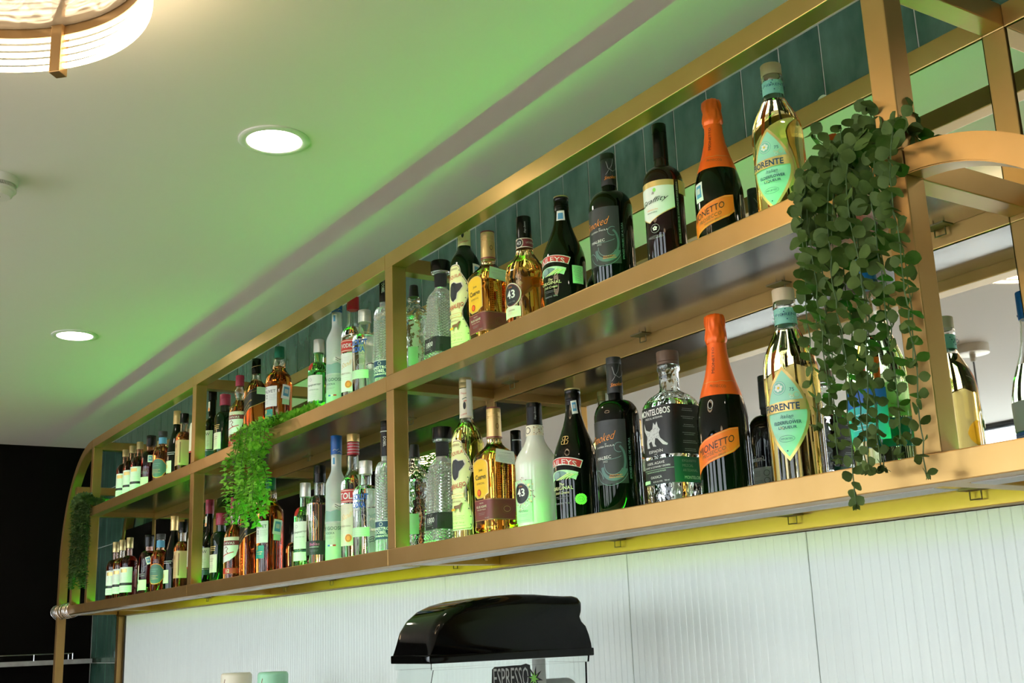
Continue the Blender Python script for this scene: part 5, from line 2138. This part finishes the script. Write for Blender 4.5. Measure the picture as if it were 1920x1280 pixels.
for k in range(12):
    y_ = .012 + rnd.uniform(0, .045)
    x0 = -2.25 + k * .015
    pts = [Vector((x0, y_, ZM + .012 + rnd.uniform(0, .02))), Vector((-2.05, y_, ZM + rnd.uniform(.012, .03))), Vector((-1.85, y_, ZM + rnd.uniform(.010, .026))), Vector((-1.70 + rnd.uniform(-.02, .10), y_, ZM + rnd.uniform(.006, .014)))]
    if k > 6:
        pts = pts[:3]
    strand(iv, [p - IO for p in pts], .011, .0185, .0135, rnd, M_IVY, 'point', taper=1.0, per=3)

rnd = random.Random(8)
dv = empty('dark_fern_garland', (-4.5, .05, ZM), label='dark green small-leaved garland hanging inside the curved left end', cat='hanging plant')
DO = Vector((-4.5, .05, ZM))
for k in range(20):
    X_ = -4.63 + k * .0150
    y_ = -.012 - .013 * (k % 3)
    zb_ = .11 + rnd.uniform(0, .10)
    pts = [Vector((-4.31 + rnd.uniform(-.03, .05), .03, ZM + .014)), Vector((-4.34, -.015, ZM + .03)), Vector(((X_ - 4.34) / 2, y_, ZM + .065)), Vector((X_, y_, ZM + .04)), Vector((X_ + rnd.uniform(-.02, .02), y_, .30)), Vector((X_ + rnd.uniform(-.02, .02), y_, zb_))]
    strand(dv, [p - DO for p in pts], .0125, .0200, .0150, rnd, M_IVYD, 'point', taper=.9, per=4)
for k in range(6):
    y_ = .02 + rnd.uniform(0, .05)
    pts = [Vector((-4.36, y_ + .03, ZM + .03)), Vector((-4.30, y_, ZM + rnd.uniform(.015, .04))), Vector((-4.20 + rnd.uniform(-.05, .02), y_ * .5 + .01, ZM + .010))]
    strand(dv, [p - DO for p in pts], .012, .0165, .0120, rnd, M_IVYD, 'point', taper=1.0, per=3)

# metal coil wound round the bottom corner of the arch
ck = empty('metal_coil', (-4.9, 0, .022), label='shiny metal spring coil wound round the bottom left corner of the shelving', cat='spring')
bm = bmesh.new()
pts = []
for i in range(12 * 14):
    a = 2 * PI * i / 14
    q = .0355 + (.006 if i % 7 == 3 else 0)
    pts.append((-.20 + .40 * i / (12 * 14), .0213 + q * math.cos(a), .0 + q * math.sin(a)))
tube(bm, pts, .0020, 6)
finish('coil_wire', bm, M_STEEL, ck, smooth=True)

# ---------------------------------------------------------------- back counter with the drinks machine and cups
CT = -.80
bc = empty('back_counter', (0, 0, FZ), label='dark back bar counter below the white panels, just out of view', cat='counter')
boxo('countertop', -4.9, 3.3, -.46, .342, CT - FZ - .04, CT - FZ, mat('black_stone', (.03, .03, .03), .2), bc, .004)
boxo('cabinet', -4.88, 3.28, -.42, .342, 0.0, CT - FZ - .041, M_BLACK, bc)

mx0, mx1, my0, my1 = -.654, -.500, -.247, .136
MZ = -.222
dm = empty('drink_dispenser', ((mx0 + mx1) / 2, (my0 + my1) / 2, CT), label='frozen drink dispenser with glossy black curved lid and clear bowl, below the shelves', cat='drink dispenser')
MO = Vector(((mx0 + mx1) / 2, (my0 + my1) / 2, CT))
# lid: lofted along its length (front to rear)
hw = (mx1 - mx0) / 2 + .003
prof_l = [(-.252, 0), (-.250, .020), (-.243, .045), (-.228, .068), (-.205, .086), (-.175, .098), (-.14, .1055), (-.09, .112), (-.04, .1145), (.01, .1135), (.05, .1105), (.085, .1088), (.105, .109), (.117, .107), (.123, .100), (.1215, .088), (.115, .073), (.118, .060), (.125, .045), (.132, .028), (.137, .010), (.138, 0)]
bm = bmesh.new()
z0 = MZ
slices = []
rr_ = .024
for k in range(9):
    a = PI / 2 * k / 8
    slices.append((-hw + rr_ * (1 - math.cos(a)), 1 - math.sin(a)))
slices = [(x_, q_) for x_, q_ in slices] + [(-x_, q_) for x_, q_ in slices[::-1]]
rows = []
for x_, q_ in slices:
    row = []
    for y, z in prof_l:
        f = max(0, (z - .045) / .07) ** .7 if z > .045 else 0
        zz = z - rr_ * q_ * f * .9
        yy = y + (-1 if y > 0 else 1) * rr_ * q_ * .5 * (f if y > 0 else min(1, z / .03))
        row.append(bm.verts.new((x_, yy - MO.y, z0 - MO.z + .006 + zz)))
    rows.append(row)
for a, b in zip(rows, rows[1:]):
    for k in range(len(a)):
        j = (k + 1) % len(a)
        bm.faces.new((a[k], a[j], b[j], b[k]))
bm.faces.new(rows[0])
bm.faces.new(rows[-1][::-1])
bmesh.ops.recalc_face_normals(bm, faces=bm.faces)
lid = finish('lid', bm, M_BLKGLOSS, dm, smooth=True, angle=40)
bm = bmesh.new()
w = hw + .0035
box(bm, -w, w, -.256 - MO.y, .142 - MO.y, z0 - MO.z - .010, z0 - MO.z + .0065, .003)
bmesh.ops.recalc_face_normals(bm, faces=bm.faces)
finish('lid_rim', bm, M_BLKGLOSS, lid, smooth=True, angle=40)
# clear bowl: open-bottomed thin-walled tank, sloping front
bm = bmesh.new()
def ringp(z, yf, yr, w):
    return [(-w, yf), (w, yf), (w, yr), (-w, yr)]
lv = [(-.010, -.250, .134, .0765), (-.022, -.250, .132, .0765), (-.0225, -.244, .128, .0735), (-.10, -.262, .126, .0735), (-.30, -.285, .124, .0735)]
o_, i_ = [], []
for z, yf, yr, w in lv:
    o_.append([bm.verts.new((p[0], p[1] - MO.y, MZ - MO.z + z)) for p in ringp(z, yf, yr, w)])
for z, yf, yr, w in lv:
    i_.append([bm.verts.new((p[0], p[1] - MO.y, MZ - MO.z + z)) for p in ringp(z, yf + .003, yr - .003, w - .003)])
for rows in (o_, i_):
    for a, b in zip(rows, rows[1:]):
        for k in range(4):
            bm.faces.new((a[k], a[(k + 1) % 4], b[(k + 1) % 4], b[k]))
for k in range(4):
    bm.faces.new((o_[0][k], o_[0][(k + 1) % 4], i_[0][(k + 1) % 4], i_[0][k]))
    bm.faces.new((o_[-1][k], o_[-1][(k + 1) % 4], i_[-1][(k + 1) % 4], i_[-1][k]))
bmesh.ops.recalc_face_normals(bm, faces=bm.faces)
bowl = finish('clear_bowl', bm, M_CLRPL, dm)
bm = bmesh.new()
rings(bm, [(MZ - MO.z - .012, .014, 2), (MZ - MO.z - .30, .014, 2)], 24)
bmesh.ops.translate(bm, verts=bm.verts, vec=(.045, .024 - MO.y, 0))
bmesh.ops.recalc_face_normals(bm, faces=bm.faces)
finish('mixer_shaft', bm, M_WHITEPL, dm, smooth=True)
bm = bmesh.new()
rings(bm, [(0, .0, 2), (0, .060, 2), (.08, .060, 2), (.08, 0, 2)], 40)
bmesh.ops.rotate(bm, verts=bm.verts, cent=(0, 0, 0), matrix=Matrix.Rotation(-PI / 2, 3, 'X'))
bmesh.ops.translate(bm, verts=bm.verts, vec=(0, .045 - MO.y, MZ - MO.z - .115))
bmesh.ops.recalc_face_normals(bm, faces=bm.faces)
finish('cooling_drum', bm, M_WHITEPL, dm, smooth=True)
boxo('machine_base', mx0 - MO.x, mx1 - MO.x, -.247 - MO.y, .136 - MO.y, .0, MZ - MO.z - .301, M_BLKGLOSS, dm, .006)
# sticker with the word ESPRESSO on the bowl's side
smap = lambda u, v, off: (.0766 + off, -.065 + u - MO.y, MZ - MO.z - .045 + v)
k = Skin([(0, 1, 2), (1, 1, 2)], mapper=smap)
k.poly([(-.050, -.05), (-.046, .018), (-.040, .0225), (-.030, .0225), (.0, .0235), (.024, .0235), (.036, .0260), (.046, .0225), (.048, -.01), (.049, -.05)], M_BLK)
k.txt('ESPRESSO', -.001, .0005, .038, M_LGREY, w=.084)
star = []
for i in range(16):
    a = PI / 2 - 2 * PI * i / 16 + .2
    rr = (.026 if i % 2 else .009)
    star.append((.056 + rr * math.cos(a) * .8, -.004 + rr * math.sin(a)))
k.poly(star, M_BLK)
k.poly([(.054 + (p[0] - .056) * .62, -.004 + (p[1] + .004) * .62) for p in star], M_BGRN)
k.build('sticker', dm)

# cups on top of a coffee machine, mostly below the frame
cm = empty('coffee_machine', (-2.25, -.02, CT), label='low steel coffee machine under the two canisters, out of view', cat='coffee machine')
boxo('machine_body', -.42, .42, -.22, .25, .03, .405, M_STEEL, cm, .01)
boxo('drip_tray', -.40, .40, -.36, -.221, .03, .07, M_STEEL, cm, .004)
for sx in (-.36, .36):
    for sy in (-.18, .2):
        bm = bmesh.new()
        rings(bm, [(0, .02, 2), (.031, .02, 2)], 16)
        bmesh.ops.translate(bm, verts=bm.verts, vec=(sx, sy, 0))
        finish('foot', bm, M_DKPL, cm)


def canister(x, y, m, h, r_, label):
    zc = CT + .405
    t = empty('canister', (x, y, zc), label=label, cat='canister', group='lidded canisters below the shelves')
    bm = bmesh.new()
    rings(bm, [(0, r_ - .003, 2), (.003, r_, 2), (h - .008, r_, 2), (h - .0055, r_ - .0010, 2), (h - .002, r_ - .003, 2), (h, r_ - .007, 2)], 48)
    bmesh.ops.recalc_face_normals(bm, faces=bm.faces)
    finish('body', bm, m, t, smooth=True)
    L = Skin([(0, r_, 2), (h, r_, 2)])
    L.stroke([(.018, h - .060), (.021, h - .04), (.019, h - .028), (.022, h - .018)], .003, M_BRN)
    L.stroke([(.010, h - .05), (.02, h - .045)], .002, M_BRN)
    L.build('printed_mark', t)
    return t


canister(-2.274, .0, mat('cream_enamel', (.80, .74, .58), .35), .124, .0505, 'cream canister with a small brown mark, at the bottom edge of the photo')
canister(-1.953, .0, mat('mint_enamel', (.34, .68, .46), .35), .129, .0465, 'mint green canister right of the cream one, at the bottom edge')
